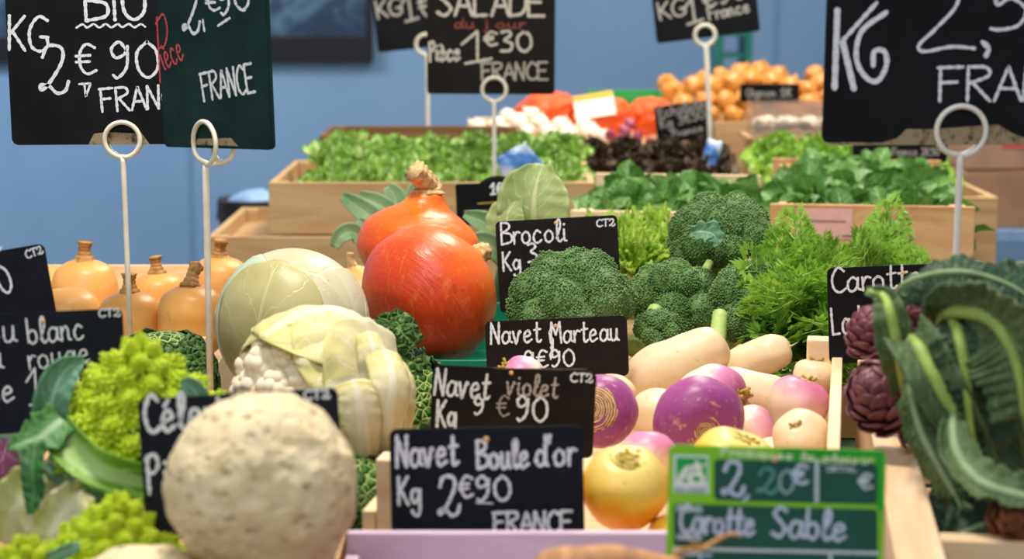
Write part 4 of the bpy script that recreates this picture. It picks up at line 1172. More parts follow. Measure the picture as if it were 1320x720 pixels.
tp('round white turnip between the two violet turnips', M_WHITE, 850, 538, 40, 1.90, (.3, .4, .8), 'globe', seed=12, crown=None, stubs=0)
tp('white turnip behind the violet turnip and its tag', M_WHITE, 790, 512, 31, 1.97, (.5, .5, .5), 'globe', seed=13, crown=None, stubs=0)
tp('pink turnip behind the violet turnip tag, dry brown stems on top', M_PINK, 672, 492, 34, 1.86, (-.75, -.1, .62), 'globe', seed=14, stubs=9, crown_r=.40)
tp('white turnip almost hidden under the spotted one', M_WHITE, 1000, 590, 30, 1.82, (.2, .2, .9), 'globe', seed=15, crown=None, stubs=0)
tp('long white turnip, largest of the long ones, in front of the broccoli', M_WHITE, 872, 470, 37, 2.03, (.90, -.10, .42), 'long', seed=16, crown=None, stubs=0, name='long_turnip')
tp('long white turnip with its thin root pointing at the carrot tops', M_WHITE, 975, 462, 25, 2.07, (-.85, .25, -.38), 'long', seed=17, crown=None, stubs=0, name='long_turnip')
tp('long white turnip lying level behind the pink turnip', M_WHITE, 972, 508, 31, 2.0, (-.95, .2, .2), 'long', seed=18, crown=None, stubs=0, name='long_turnip')
tp('white turnip deep in the corner by the crate post', M_WHITE, 1050, 485, 28, 2.02, (.1, .1, 1), 'flat', seed=19, stubs=6, crown_r=.6)

# sandy carrots in the lilac crate
M_SAND = plain('sandy_carrot_skin', '#b88a63', 0.8, 0.15, 0.3, 90, bump=.4)
for k, (a, b, rr, lab) in enumerate([((690, 742, 1.27), (880, 728, 1.24), .016, 'sandy carrot lying across the lilac crate below the slate tag'), ((760, 780, 1.22), (1000, 752, 1.22), .018, 'thick sandy carrot in the lilac crate below the green tag'),
                                 ((500, 790, 1.26), (700, 770, 1.24), .017, 'sandy carrot at the end of the lilac crate near the celeriac'), ((620, 830, 1.20), (840, 822, 1.18), .018, 'sandy carrot lowest in the lilac crate')]):
    A, B = W(*a), W(*b)
    t = thing('sandy_carrot', lab, 'carrot', A, None, 'sandy carrots')
    C = catmull([(0, 0, 0), (B - A) * .5 + Vector((0, 0, .006)), B - A], 16)
    v, f = tube(C, np.concatenate([[rr * .6, rr * .9], np.linspace(rr, rr * .3, 14)]), 18); v = v + (.0012 * nz(v, 60, k))[:, None]
    put('root_body', mesh('carrot_body', v, f), M_SAND, t)
    v, f = tube([(0, 0, 0), -(B - A) * .03], [rr * .5, rr * .3], 8); put('crown', mesh('carrot_top', v, f), M_STUB, t)
A = W(868, 716, 1.245)
tw = thing('dry_twig', 'thin dry brown twig poking up in front of the green tag', 'twig', A)
v, f = tube(catmull([(0, 0, -.035), (0, 0, 0), W(905, 706, 1.25) - A, W(935, 690, 1.255) - A, W(953, 688, 1.258) - A], 18), np.linspace(.0026, .0010, 18), 7)
put('stick', mesh('twig_stick', v, f), M_BROWNSTEM, tw)
v, f = tube([W(905, 706, 1.25) - A, W(890, 696, 1.247) - A], [.0016, .0007], 6); put('side_shoot', mesh('twig_shoot', v, f), M_BROWNSTEM, tw)

# ------------------------------------------------------------------ artichokes
AG = 'purple artichokes'
def arti(label, c, R, axis, seed, stem_dir=None):
    t = thing('artichoke', label, 'artichoke', c, (0, 0, 0), AG)
    artichoke_head(t, R, (0, 0, 0), axis, seed)
    ax = Vector(axis).normalized()
    v, f = tube([-ax * R * .85, -ax * R * 1.5 + Vector((0, .004, -.002))], [R * .34, R * .26], 12)
    put('stem', mesh('artichoke_stem', v, f), M_ARTIRIB, t)
    return t
a1 = arti('upper small purple artichoke bud in front of the carrot tag', W(1128, 432, 1.66), S(29, 1.66), (-.35, -.35, .85), 1)
a2 = arti('large purple artichoke bud sitting on the crate rail', W(1142, 510, 1.58), S(40, 1.58), (-.55, -.5, .45), 2)
a3 = arti('dark purple artichoke bud deep among arching green leaves', W(1190, 418, 1.585), S(34, 1.585), (-.1, -.6, .7), 3)
def ribleaf(o, pix, half, ribpx, mat=None, rmat=None, face=(0, -1, .25), seed=0, solid=.0014, **kw):
    """artichoke leaf with a raised fleshy midrib as its own part"""
    l = leaf_on(o, 'leaf', mat or M_ARTI, pix, half, face=face, seed=seed, solid=solid, **kw)
    pts = to_local(o, [W(*p) for p in pix]); dm = sum(p[2] for p in pix) / len(pix)
    n = o.rotation_euler.to_matrix().inverted() @ Vector(face).normalized()
    C = catmull(pts, 30) + np.array(n) * .0012
    r = np.interp(np.linspace(0, 1, 30), np.linspace(0, 1, len(ribpx)), [S(q * .82, dm) for q in ribpx])
    v, f = tube(C, r, 10)
    rb = put('midrib', mesh('leaf_midrib', v, f), rmat or M_ARTIRIB, l)
    return l
# leaves of the big leafy artichoke: arching from the heart towards the rail
ribleaf(a3, [(1296, 660, 1.46), (1245, 560, 1.44), (1208, 492, 1.43), (1186, 450, 1.445), (1174, 434, 1.47)][::-1][0:5], [30, 34, 34, 28, 12], [5, 11, 11, 9, 3], rmat=M_ARTIRIB, face=(-.35, -1, .35), cup=.55, ruffle=.004, pleat=.0022, seed=51)
ribleaf(a3, [(1168, 505, 1.55), (1160, 455, 1.50), (1150, 410, 1.49), (1140, 382, 1.50), (1118, 374, 1.51)], [16, 26, 24, 14, 4], [10, 10, 9, 7, 3], face=(-.4, -1, .1), cup=.5, ruffle=.004, seed=52)
ribleaf(a3, [(1212, 420, 1.50), (1222, 404, 1.455), (1250, 400, 1.42), (1286, 418, 1.40), (1312, 470, 1.39), (1322, 540, 1.40)], [12, 34, 52, 62, 62, 40], [9, 12, 12, 10, 8, 5], face=(-.75, -1, -.55), cup=.25, ruffle=.004, pleat=.003, pn=22, seed=53, nu=25, nv=90)
ribleaf(a3, [(1150, 400, 1.56), (1160, 372, 1.53), (1195, 356, 1.50), (1245, 352, 1.49), (1300, 368, 1.48), (1350, 400, 1.47)], [8, 26, 36, 38, 36, 20], [4, 5, 5, 5, 4, 2], mat=M_ARTID, rmat=M_ARTIRIBG, face=(-.1, -.8, .75), cup=-.5, ruffle=.005, pleat=.002, seed=54, nu=21, nv=70)
ribleaf(a3, [(1225, 408, 1.46), (1235, 430, 1.425), (1245, 480, 1.42), (1250, 540, 1.43), (1262, 610, 1.45)], [22, 40, 38, 30, 16], [8, 9, 8, 6, 4], mat=M_ARTID, rmat=M_ARTIRIB, face=(-.2, -1, .2), cup=-.35, ruffle=.004, pleat=.0025, pn=18, seed=55, nu=21, nv=60)
ribleaf(a3, [(1228, 520, 1.44), (1232, 580, 1.40), (1262, 622, 1.37), (1310, 640, 1.35), (1370, 650, 1.34)], [10, 24, 30, 30, 22], [6, 9, 10, 9, 7], rmat=M_ARTIRIBG, mat=M_ARTI, face=(-.1, -.6, .9), cup=.5, ruffle=.004, pleat=.002, seed=56, nu=21, nv=60)
ribleaf(a3, [(1185, 470, 1.52), (1176, 500, 1.475), (1190, 560, 1.45), (1222, 620, 1.43), (1246, 668, 1.42)], [18, 30, 32, 26, 6], [4, 6, 6, 5, 2], rmat=M_ARTIRIBG, mat=M_ARTI, face=(-.6, -1, .2), cup=-.6, ruffle=.005, pleat=.003, seed=57, nu=21, nv=80)
a4 = arti('artichoke behind the arching leaves with dark green leaves of its own', W(1318, 420, 1.66), S(50, 1.66), (0, -.3, .9), 4)
ribleaf(a4, [(1250, 470, 1.56), (1262, 420, 1.53), (1290, 390, 1.52), (1330, 380, 1.52), (1370, 390, 1.52)], [24, 44, 54, 54, 30], [4, 6, 6, 5, 3], mat=M_ARTID, rmat=M_ARTIRIBG, face=(-.2, -1, .5), cup=-.3, ruffle=.005, pleat=.003, seed=58, nu=21, nv=60)
ribleaf(a4, [(1340, 620, 1.46), (1320, 540, 1.45), (1300, 480, 1.455), (1270, 430, 1.48)], [50, 60, 60, 20], [6, 8, 8, 4], mat=M_ARTID, rmat=M_ARTIRIBG, face=(-.3, -1, .3), cup=.3, ruffle=.006, seed=59)
ribleaf(a4, [(1270, 640, 1.48), (1280, 560, 1.47), (1290, 500, 1.47), (1290, 440, 1.49)], [50, 60, 60, 20], [6, 8, 8, 4], mat=M_ARTID, rmat=M_ARTIRIBG, face=(0, -1, .3), cup=.3, ruffle=.005, seed=60)
ribleaf(a4, [(1290, 352, 1.75), (1305, 346, 1.72), (1330, 348, 1.70), (1370, 356, 1.70)], [4, 12, 16, 10], [2, 3, 3, 2], mat=M_ARTID, rmat=M_ARTIRIBG, face=(0, -.6, .8), cup=-.3, ruffle=.004, seed=61)
M_BROWNPAPER = plain('brown_dry_leaf', '#7b4a32', 0.7, 0.2, 0.35, 60, bump=.4)
a5 = thing('artichoke', 'brownish artichoke low in the crate under the drooping leaf', 'artichoke', W(1312, 672, 1.36), (0, 0, 0), AG)
artichoke_head(a5, S(30, 1.36), (0, 0, 0), (-.3, -.7, .4), 7, n=40); a5.children[0].data.materials[0] = M_BROWNPAPER
v, f = tube([(.008, .015, -.002), (.014, .034, -.008)], [.008, .006], 10); put('stem', mesh('artichoke_stem', v, f), M_ARTIRIB, a5)
a6 = arti('artichoke bud in deep shade under the arching leaves, low in its crate', W(1262, 652, 1.52), S(40, 1.52), (-.4, -.5, .6), 8)
ribleaf(a6, [(1330, 668, 1.40), (1290, 672, 1.385), (1250, 684, 1.375), (1222, 700, 1.37)], [20, 30, 30, 8], [4, 5, 4, 2], mat=M_ARTID, rmat=M_ARTIRIBG, face=(0, -.5, .9), cup=.3, ruffle=.006, pleat=.002, seed=63)  # dark leaf added over the bright crate floor, standing in for shade
ribleaf(a6, [(1240, 600, 1.55), (1228, 640, 1.50), (1222, 672, 1.47), (1226, 700, 1.44)], [20, 30, 26, 8], [4, 5, 4, 2], mat=M_ARTID, rmat=M_ARTIRIBG, face=(0, -.5, .9), cup=.3, ruffle=.006, pleat=.002, seed=64)  # likewise added so the crate interior looks shaded
a8 = arti('artichoke bud buried under the one with its own dark leaves', W(1322, 420, 1.66) + Vector((.01, .0, -.078)), S(42, 1.66), (.2, .1, .9), 12)
a7 = arti('artichoke bud at the back of its crate, hidden by the leaves', W(1215, 560, 1.62), S(42, 1.62), (.2, -.4, .8), 9)
ribleaf(a6, [(1300, 700, 1.44), (1275, 676, 1.42), (1250, 655, 1.42), (1232, 640, 1.43)], [22, 30, 26, 8], [4, 5, 4, 2], mat=M_ARTID, rmat=M_ARTIRIBG, face=(0, -.7, .8), cup=.3, ruffle=.005, pleat=.002, seed=62)  # one more dark leaf added in place of shade on the floor

# ------------------------------------------------------------------ price signs
def slate(name, base, spec=.16):
    m = M(name, 0.55, spec)
    f = m.noise(14, 5, .65)
    b = lin(base)
    m.color(m.mix(m.rng(f, .35, .75), b, tuple(min(1, x * 1.5 + .003) for x in b[:3]) + (1,)))
    m.b.inputs['Roughness'].default_value = .5; m.bump(m.noise(300, 3), .08, .0005)
    return m.m
B_BLUE = slate('blue_black_slate', '#0d121d')
B_BROWN = slate('brown_black_slate', '#14100f')
B_BLACK = slate('black_slate', '#0b0d12')
B_GREEN = slate('green_black_slate', '#0c2727')
M_PIN = plain('brass_pin', '#d9a860', 0.4, 0.5, .1)
M_WORN = M('worn_board_edge', .8, .15); M_WORN.color(M_WORN.mix(M_WORN.rng(M_WORN.noise(160, 5, .7), .28, .52), '#3a342b', '#95866a')); M_WORN = M_WORN.m
WH = '#dfe3ea'

def spiked(b, x, y, to_z, mat=M_GREY):
    a, c = b.loc(x, y); z = b.t.location.z + (b.R @ Vector((a, 0, c))).z
    b.spike(x, y, max(.01, z - to_z), mat); return b
F = T1 + .014
SM = 'small slate tags'
b = Board('price_tag', 'slate tag for golden turnips standing at the lilac board', (628, 625), 249, 150, 1.485, roll=1.2, tilt=-6, mat=B_BLUE, group=SM, cat='price tag')
b.text('Navet', 512, 601, 40, 78, rot=1, wt=6).text('Boule', 616, 603, 36, 66, wt=6).text("d'or", 690, 600, 38, 52, rot=1, wt=5.5, vary=.5)
b.text('Kg', 513, 650, 36, 30, wt=5.5).text('2', 565, 664, 52, 26, wt=6).text('€', 592, 640, 27, 19, wt=5).text('90', 613, 645, 32, 44, wt=5).line([(614, 647), (635, 648)], 2.5).text('FRANCE', 636, 687, 27, 102, wt=5.5)
b.pin(627, 565, M_PIN, 4); spiked(b, 628, 690, F).finish()
b = Board('price_tag', 'slate tag for violet turnips, dark brown, standing in the middle', (661, 530), 211, 112, 1.70, roll=-2.6, tilt=-6, mat=B_BROWN, group=SM, cat='price tag')
b.text('Navet', 560, 508, 34, 70, rot=-2, wt=4.5).text('violet', 652, 507, 28, 66, rot=-2, wt=3.6, col='#b0a8a4', vary=.6).text('CT2', 735, 491, 11, 28, wt=3)
b.text('Kg', 562, 549, 34, 26, wt=5).text('9', 610, 533, 22, 14, wt=4).text('€', 640, 535, 26, 17, wt=3.2, col='#9a928e').text('90', 664, 541, 32, 40, wt=4.5)
b.line([(640, 474), (756, 475)], 1.2, col='#7a6e68').pin(659, 480, M_PIN, 3); spiked(b, 661, 575, F).finish()
b = Board('price_tag', 'slate tag for long turnips standing before the domed broccoli', (718, 449), 183, 78, 2.0, roll=2.6, tilt=-6, mat=B_BROWN, group=SM, cat='price tag')
b.text('Navet', 633, 443, 27, 64, wt=3.6).text('Marteau', 710, 442, 27, 88, rot=0, wt=3.4).text('9€90', 676, 474, 22, 64, wt=3.4)
b.line([(711, 420), (709, 432), (712, 440), (711, 452), (710, 462)], 4.5, vary=.6).pin(716, 419, M_PIN, 2.5); spiked(b, 720, 482, F).finish()
b = Board('price_tag', 'slate tag for broccoli standing behind the domed head', (720, 340), 157, 118, 2.42, roll=3.2, tilt=-6, mat=B_BROWN, group=SM, cat='price tag')
b.text('Brocoli', 647, 315, 28, 84, rot=0, wt=3.2).text('Kg', 648, 349, 24, 24, wt=3.4).text('3', 680, 338, 24, 14, wt=3.4).text('CT2', 769, 292, 9, 23, wt=2.2).pin(716, 287, M_PIN, 2.2)
spiked(b, 720, 398, F).finish()
b = Board('price_tag', 'slate tag for carrots standing behind the artichoke leaves', (1166, 403), 197, 124, 1.98, roll=2.4, tilt=-4, mat=B_BLACK, group=SM, cat='price tag')
b.text('Carotte', 1072, 377, 32, 116, rot=2, wt=3.8).text('La botte', 1073, 431, 34, 92, rot=3, wt=3.8).line([(1187, 353), (1197, 343), (1209, 340)], 4).text('1€90', 1150, 455, 30, 70, wt=4).text('CT2', 1244, 346, 10, 21, wt=2.8).pin(1163, 351, M_PIN, 2.5)
spiked(b, 1130, 463, F).finish()
b = Board('price_tag', 'slate tag for celeriac right behind the large celeriac', (312, 595), 258, 178, 1.41, roll=3.4, tilt=-6, mat=B_BLUE, group=SM, cat='price tag')
b.text('Céleri', 189, 557, 48, 100, rot=1, wt=6.5, vary=.35).text('Rave', 306, 538, 38, 84, rot=2, wt=5, col='#6f7684', vary=.7).text('CT2', 393, 514, 12, 32, wt=3.6).text('Pièce', 190, 634, 48, 96, wt=6, vary=.4).text('2€50', 310, 640, 44, 90, wt=6)
b.pin(305, 513, M_PIN, 3.5); spiked(b, 300, 680, F).finish()
b = Board('price_tag', 'slate tag for white and red cabbage behind the large romanesco', (37, 480), 250, 155, 1.62, roll=2.6, tilt=-6, mat=B_BLUE, group=SM, cat='price tag')
b.text('Chou', -60, 446, 36, 84, rot=2, wt=3.4).text('blanc', 37, 443, 33, 74, rot=3, wt=3.3).text('Chou', -76, 480, 34, 82, rot=2, wt=4).text('rouge', 38, 476, 32, 80, rot=4, wt=3.0, vary=.4).text('Pièce', -64, 523, 34, 84, rot=2, wt=4).text('1€90', 36, 522, 46, 96, rot=3, wt=3.4).text('CT2', 129, 408, 10, 27, wt=2.6).pin(57, 413, M_PIN, 2.8)
spiked(b, 30, 550, F).finish()
b = Board('price_tag', 'slate tag tilted above the cabbage tag, in front of the squashes', (-32, 385), 200, 112, 1.78, roll=9.5, tilt=-6, mat=B_BLUE, group=SM, cat='price tag')
b.text('Butternut', -118, 362, 30, 128, rot=9, wt=3.6).text('Kg 2€90', -100, 412, 36, 124, rot=8, wt=4.2).text('CT2', 36, 333, 10, 22, rot=9, wt=2.6).pin(-40, 332, M_PIN, 2.8)
spiked(b, -32, 435, F).finish()

BS = 'large chalked price signs on rods'
b = Board('price_sign', 'black sign chalked BIO on a thin rod above the squashes', (155, 62), 290, 248, 2.15, roll=0.4, mat=B_BLACK, thick=.004, corner=.008, group=BS)
b.text('BIO', 113, 27, 48, 74, rot=1, wt=5.5).text('~', 100, 40, 14, 90, wt=3.4).text('KG', 10, 64, 44, 50, rot=-3, wt=5).text('2', 48, 118, 62, 36, rot=-4, wt=5.5).text('€', 98, 95, 38, 28, wt=4.5).text('90', 141, 100, 46, 62, wt=4.8).line([(101, 108), (116, 107), (109, 124), (108, 110)], 3.2, smooth=False).text('FRANCE', 128, 144, 30, 118, rot=3, wt=4.2)
v = b.patch([(110, 186), (118, 172), (135, 170), (180, 172), (190, 186)], M_WORN, 'worn_edge', label='bare worn paint at the edge')
b.holder((155, 180), 23, M_STEELW, ZC - .452, 7, lean=.01).finish()
b = Board('price_sign', 'green black sign chalked with red writing on a white rod', (276, 60), 158, 262, 1.92, roll=1.8, yaw=-36, mat=B_GREEN, thick=.006, corner=.006, group=BS)
b.text('2', 233, 42, 62, 24, rot=-6, wt=5.5).line([(264, 26), (266, 40)], 4).text('€', 269, 14, 24, 22, wt=4.5).text('90', 288, 20, 34, 44, rot=8, wt=5).line([(286, 33), (303, 23)], 4)
b.text('P', 195, 106, 84, 20, rot=0, wt=3.6, col='#c8505a').text('ièce', 205, 93, 38, 34, rot=22, wt=3.4, col='#c8505a').text('FRANCE', 262, 131, 36, 76, rot=8, wt=4.6)
b.patch([(245, 188), (252, 180), (300, 176), (310, 186)], M_WORN, 'worn_edge', label='bare worn paint at the edge')
b.holder((272, 184), 28, M_STEELW, ZC - .44, 9, yaw=-14, lean=-.004, gap=.005).finish()
b = Board('price_sign', 'biggest black sign chalked KG on a rod above the artichokes', (1242, 44), 356, 284, 1.60, roll=-.6, mat=B_BLACK, thick=.004, corner=.006, group=BS)
b.line([(1078, 13), (1077, 113)], 9, vary=.12).line([(1128, 4), (1086, 52)], 6).line([(1086, 54), (1102, 114)], 9, vary=.12).line([(1141, 16), (1110, 40), (1104, 74), (1116, 98), (1132, 104), (1143, 84), (1140, 66), (1127, 66), (1126, 84)], 7.5, vary=.12)
b.line([(1196, -34), (1228, -30), (1232, 4), (1206, 36), (1184, 58), (1192, 66), (1226, 60), (1256, 62)], 5).line([(1266, 54), (1274, 62), (1271, 72)], 7).line([(1330, -30), (1284, -30)], 5).line([(1284, -30), (1282, 6), (1300, -2), (1320, 12), (1312, 32), (1290, 38), (1276, 37)], 5)
b.text('FRANCE', 1210, 130, 44, 216, rot=1, wt=5.2, vary=.3)
b.patch([(1060, 187), (1090, 183), (1140, 184), (1160, 178), (1172, 166), (1208, 166), (1290, 160), (1310, 172), (1340, 182), (1400, 186)], M_WORN, 'worn_edge', label='bare worn paint at the edge')
b.holder((1242, 168), 32, M_STEEL, ZC - .48, 9, rod=3.6).finish()
b = Board('price_sign', 'dark sign chalked SALADE on a rod among the leafy greens', (633, 45), 165, 152, 3.44, roll=-.3, mat=B_BROWN, thick=.005, corner=.006, group=BS)
b.text('SALADE', 563, 20, 34, 138, wt=5, col='#cfc8bc').text('du jour', 585, 36, 12, 92, wt=3, col='#8a4a44', vary=.5).text('Pièce', 553, 78, 24, 40, rot=1, wt=4.4, col='#cfc8bc').text('1', 596, 82, 38, 38, rot=8, wt=4.4, col='#cfc8bc').text('€', 624, 58, 17, 18, wt=3.8, col='#cfc8bc').text('30', 644, 66, 26, 40, wt=4.4, col='#cfc8bc').text('FRANCE', 620, 103, 22, 86, rot=1, wt=3.8, col='#b0a9a0')
b.holder((637, 115), 15.5, M_STEELW, ZC - .46, 6, rod=2.6).finish()
b = Board('price_sign', 'black sign chalked KG 1 half behind the SALADE sign', (545, 8), 128, 106, 4.2, roll=6, mat=B_BLACK, thick=.005, corner=.006, group=BS)
b.text('KG', 486, 24, 22, 32, rot=4, wt=3.8, col='#b9b6b0').text('1€50', 521, 28, 34, 84, rot=6, wt=4, col='#b9b6b0')
b.holder((549, 57), 13, M_STEELW, ZC - .47, 6, rod=2.6).finish()
b = Board('price_sign', 'black sign chalked KG 1 tilted on a rod before the onion heap', (909, 8), 134, 80, 4.05, roll=7, mat=B_BLACK, thick=.005, corner=.006, group=BS)
b.text('KG', 850, 26, 22, 34, rot=5, wt=3.6, col='#b9b6b0').text('1', 884, 32, 30, 24, rot=8, wt=4, col='#b9b6b0').text('€90', 908, 10, 20, 54, rot=7, wt=3.6, col='#b9b6b0').text('France', 914, 26, 16, 54, rot=5, wt=3.2, col='#b9b6b0')
b.holder((909, 45), 13, M_STEELW, ZC - .47, 7, rod=2.8, lean=.06).finish()

def fartag(label, c, w, h, d, roll, lines, col='#a9a5a0', mat=B_BLACK, foot=-.4, wt=2.2):
    b = Board('price_tag', label, c, w, h, d, roll=roll, mat=mat, thick=.004, corner=.005, group='far slate tags', cat='price tag')
    for (tx, x, y, cap, wd) in lines: b.text(tx, x, y, cap, wd, rot=roll, wt=wt, col=col, vary=.5)
    spiked(b, c[0], c[1] + h * .45, ZC + foot).finish(); return b
fartag('slate tag stuck in front of the pink shallots', (882, 157), 74, 48, 4.18, 7, [('Echalote', 850, 152, 12, 60), ('Kg 3€50', 852, 166, 12, 58), ('France', 868, 177, 8, 40)], foot=-.6, wt=2.6)
fartag('slate tag half buried in the orange onion heap', (992, 120), 76, 24, 4.6, 0, [('Oignon 1€', 962, 124, 10, 58)], foot=-.6)
fartag('dark sign standing behind the spinach crate under the biggest sign', (1160, 193), 122, 32, 3.72, 0, [('France 2€50', 1150, 200, 10, 60)], foot=-.6)
b = Board('price_tag', 'rounded black tag with yellow line behind the pumpkin', (640, 262), 104, 54, 2.98, mat=B_BLACK, thick=.004, corner=.004, cat='price tag', roll=2)
b.text('1€', 632, 250, 14, 16, wt=3.2).line([(616, 262), (642, 260)], 2, col='#b59a2e').line([(598, 272), (640, 270)], 1.4, col='#8d8a86')
v, f = lathe([(0, -.003), (.5, -.003), (1, -.003), (1, .003), (.5, .003), (0, .003)], 40, 24); v = v * np.array([S(34, 2.98), S(34, 2.98), .6]); a_, c_ = b.loc(642, 262)
put('round_top', mesh('round_top', v, f), B_BLACK, b.t, (a_, 0.0002, c_), (PI / 2, 0, 0)); spiked(b, 620, 286, T2 + .002).finish(lift=.0009)

# green organic price card
M_GC = [plain('card_lime', '#78bd1a', .4, .4, .05), plain('card_bright_green', '#129a22', .4, .4, .05), plain('card_dark_green', '#0b4a3a', .4, .4, .08), plain('card_white', '#d4dde4', .5, .3, .03), plain('card_logo_green', '#0f9a3e', .4, .4, .03)]
b = Board('price_card', 'green organic price card for sandy carrots, white writing', (1000, 662), 280, 172, 1.30, roll=-1.6, tilt=-8, mat=M_GC[0], thick=.0025, corner=.005, cat='price card')
def rr(x0, y0, x1, y1, c=6, sk=0.0):
    k = -math.tan(b.roll); out = []
    for cx, cy, a0 in ((x1 - c, y0 + c, 270), (x1 - c, y1 - c, 0), (x0 + c, y1 - c, 90), (x0 + c, y0 + c, 180)):
        for i in range(4):
            a = math.radians(a0 + 30 * i); X, Y = cx + c * math.cos(a), cy + c * math.sin(a)
            out.append((X, Y + (X - 1000) * k))
    return out
b.patch([(1010, 577), (1138, 581), (1138, 700), (1136, 660), (1128, 652), (1128, 588), (1060, 590), (985, 596)], M_GC[1], 'green_band', .0002)
b.patch(rr(920, 593, 1130, 646), M_GC[2], 'price_field', .0003)
b.patch(rr(868, 652, 1131, 707, 5), M_GC[2], 'name_field', .0003)
b.patch(rr(868, 711, 1131, 746, 3), M_GC[2], 'origin_field', .0003)
b.patch(rr(868, 589, 913, 638, 1), M_GC[3], 'logo_panel', .0003, label='white and green leaf logo')
b.patch(rr(871, 592, 911, 624, 1), M_GC[4], 'logo_field', .0005, label='bright green logo field')
b.text('AB', 876, 622, 22, 28, wt=4, col='#e9f2e6', vary=.1).line([(872, 620), (880, 606), (892, 600), (902, 606), (908, 620)], 3, col='#e9f2e6').line([(896, 604), (897, 594), (902, 600), (909, 597)], 3, col='#e9f2e6').text('BIOLOGIQUE', 870, 633, 6, 40, wt=1.4, col='#7f9a8a', vary=.1)
for q in ((1052, 592, 1052, 645),): b.line([(q[0], q[1]), (q[2], q[3])], 6, col='#b9c9cc', vary=0)
b.line([(868, 706), (1131, 712)], 5, col='#b9c9cc', vary=0).line([(1070, 712), (1070, 746)], 5, col='#b9c9cc', vary=0)
b.text('Pratiquez le plaisir', 928, 585, 9, 194, rot=-2, wt=3.2, col='#cfe6b4', vary=.1)
b.text('2', 930, 637, 44, 26, wt=6.5, col='#b9c6da').text(',', 958, 640, 20, 8, wt=5, col='#b9c6da').text('2', 975, 634, 32, 24, wt=4.5, col='#5f9a94', vary=.5).text('0', 1003, 634, 30, 18, wt=4.2, col='#8fb0b4').text('€', 1020, 622, 24, 22, wt=5.5, col='#b9c6da')
b.text('DETAIL', 1066, 606, 6, 38, wt=2.2, col='#b9c9cc', vary=.1).text('€', 1106, 628, 18, 18, wt=5, col='#b9c9cc')
b.text('PRIX KG', 872, 658, 7, 32, wt=2.6, col='#b9c9cc', vary=.1).text('VARIETE', 872, 694, 6, 32, wt=2.6, col='#b9c9cc', vary=.1).text('ORIGINE', 872, 714, 6, 32, wt=2.4, col='#b9c9cc', vary=.1)
b.text('Carotte', 876, 685, 36, 96, rot=-1, wt=6, col='#b9c6da').text('Sable', 994, 690, 38, 96, rot=-2, wt=6, col='#b9c6da').text('France', 900, 740, 26, 92, rot=-1, wt=5.5, col='#9fb4c0')
b.pin(998, 591, M_PIN, 4); spiked(b, 1000, 740, F + .004).finish(lift=.0009)
# ------------------------------------------------------------------ leeks and big leaf behind the pumpkins
def leek(label, base, pix, half, seed, face=(0, -1, .3), group='leeks'):
    base = Vector((base.x, base.y, T1 + .02)); t = thing('leek', label, 'leek', base, (0, 0, 0), group)
    first = W(*pix[0][0])
    v, f = tube(catmull([(0, 0, 0), (first - base) * .5, first - base], 8), np.linspace(.016, .012, 8), 12)
    put('shaft', mesh('leek_shaft', v, f), M_LEEK, t)
    for k, p in enumerate(pix):
        leaf_on(t, 'leaf', M_LEEK, p, half[k], face=face, cup=.3, fold=.25, seed=seed + k, nu=9, nv=22)
    return t
leek('leek with two flat tips spreading left behind the orange pumpkin', W(530, 345, 2.80), [[(520, 312, 2.78), (492, 290, 2.76), (466, 270, 2.76), (441, 252, 2.76)], [(522, 300, 2.79), (505, 276, 2.79), (485, 262, 2.80), (462, 252, 2.80)]], [[12, 14, 14, 6], [10, 13, 13, 7]], 1)
leek('leek with short tips drooping beside the lower dark crate', W(510, 350, 2.74), [[(490, 330, 2.73), (478, 308, 2.72), (470, 292, 2.72), (462, 283, 2.72)], [(480, 320, 2.72), (456, 300, 2.71), (440, 304, 2.70), (431, 319, 2.70)]], [[10, 12, 10, 4], [10, 12, 11, 6]], 2)
leek('leek with cut tips standing just behind the pumpkin stem', W(560, 345, 2.84), [[(548, 300, 2.82), (540, 270, 2.82), (538, 250, 2.82), (541, 236, 2.82)], [(530, 300, 2.83), (514, 270, 2.83), (508, 252, 2.83), (500, 240, 2.83)]], [[14, 16, 15, 9], [12, 15, 14, 7]], 3)
leek('leek pushing out between the pumpkin and the broccoli sign', W(640, 352, 2.80), [[(655, 330, 2.70), (640, 300, 2.66), (620, 285, 2.65), (598, 276, 2.65)], [(660, 345, 2.68), (640, 322, 2.64), (620, 312, 2.63), (604, 316, 2.63)]], [[16, 17, 14, 5], [14, 16, 14, 5]], 4)
pc = thing('pointed_cabbage', 'pale pointed cabbage with one broad leaf behind the broccoli sign', 'cabbage', W(690, 330, 2.72))
v, f = lathe([(0, -.8), (.5, -.7), (.8, -.2), (.6, .5), (.2, .95), (0, 1.0)], 28, 24); v = lump(v * .055, .05, 20)
put('heart', mesh('pointed_heart', v, f, np.stack([v[:, 0] * 9 + .5, v[:, 2] * 9 + .5], 1)), M_BIGLEAF, pc)
leaf_on(pc, 'leaf', M_BIGLEAF, [(690, 330, 2.68), (688, 285, 2.64), (690, 245, 2.64), (700, 212, 2.66)], [30, 46, 44, 10], cup=.25, ruffle=.004, seed=71, face=(-.1, -1, .2), nu=17, rib=.003)
leaf_on(pc, 'leaf', M_BIGLEAF, [(665, 335, 2.66), (655, 300, 2.63), (655, 275, 2.63), (668, 255, 2.64)], [18, 26, 24, 6], cup=.3, ruffle=.003, seed=72, face=(-.3, -1, .2))

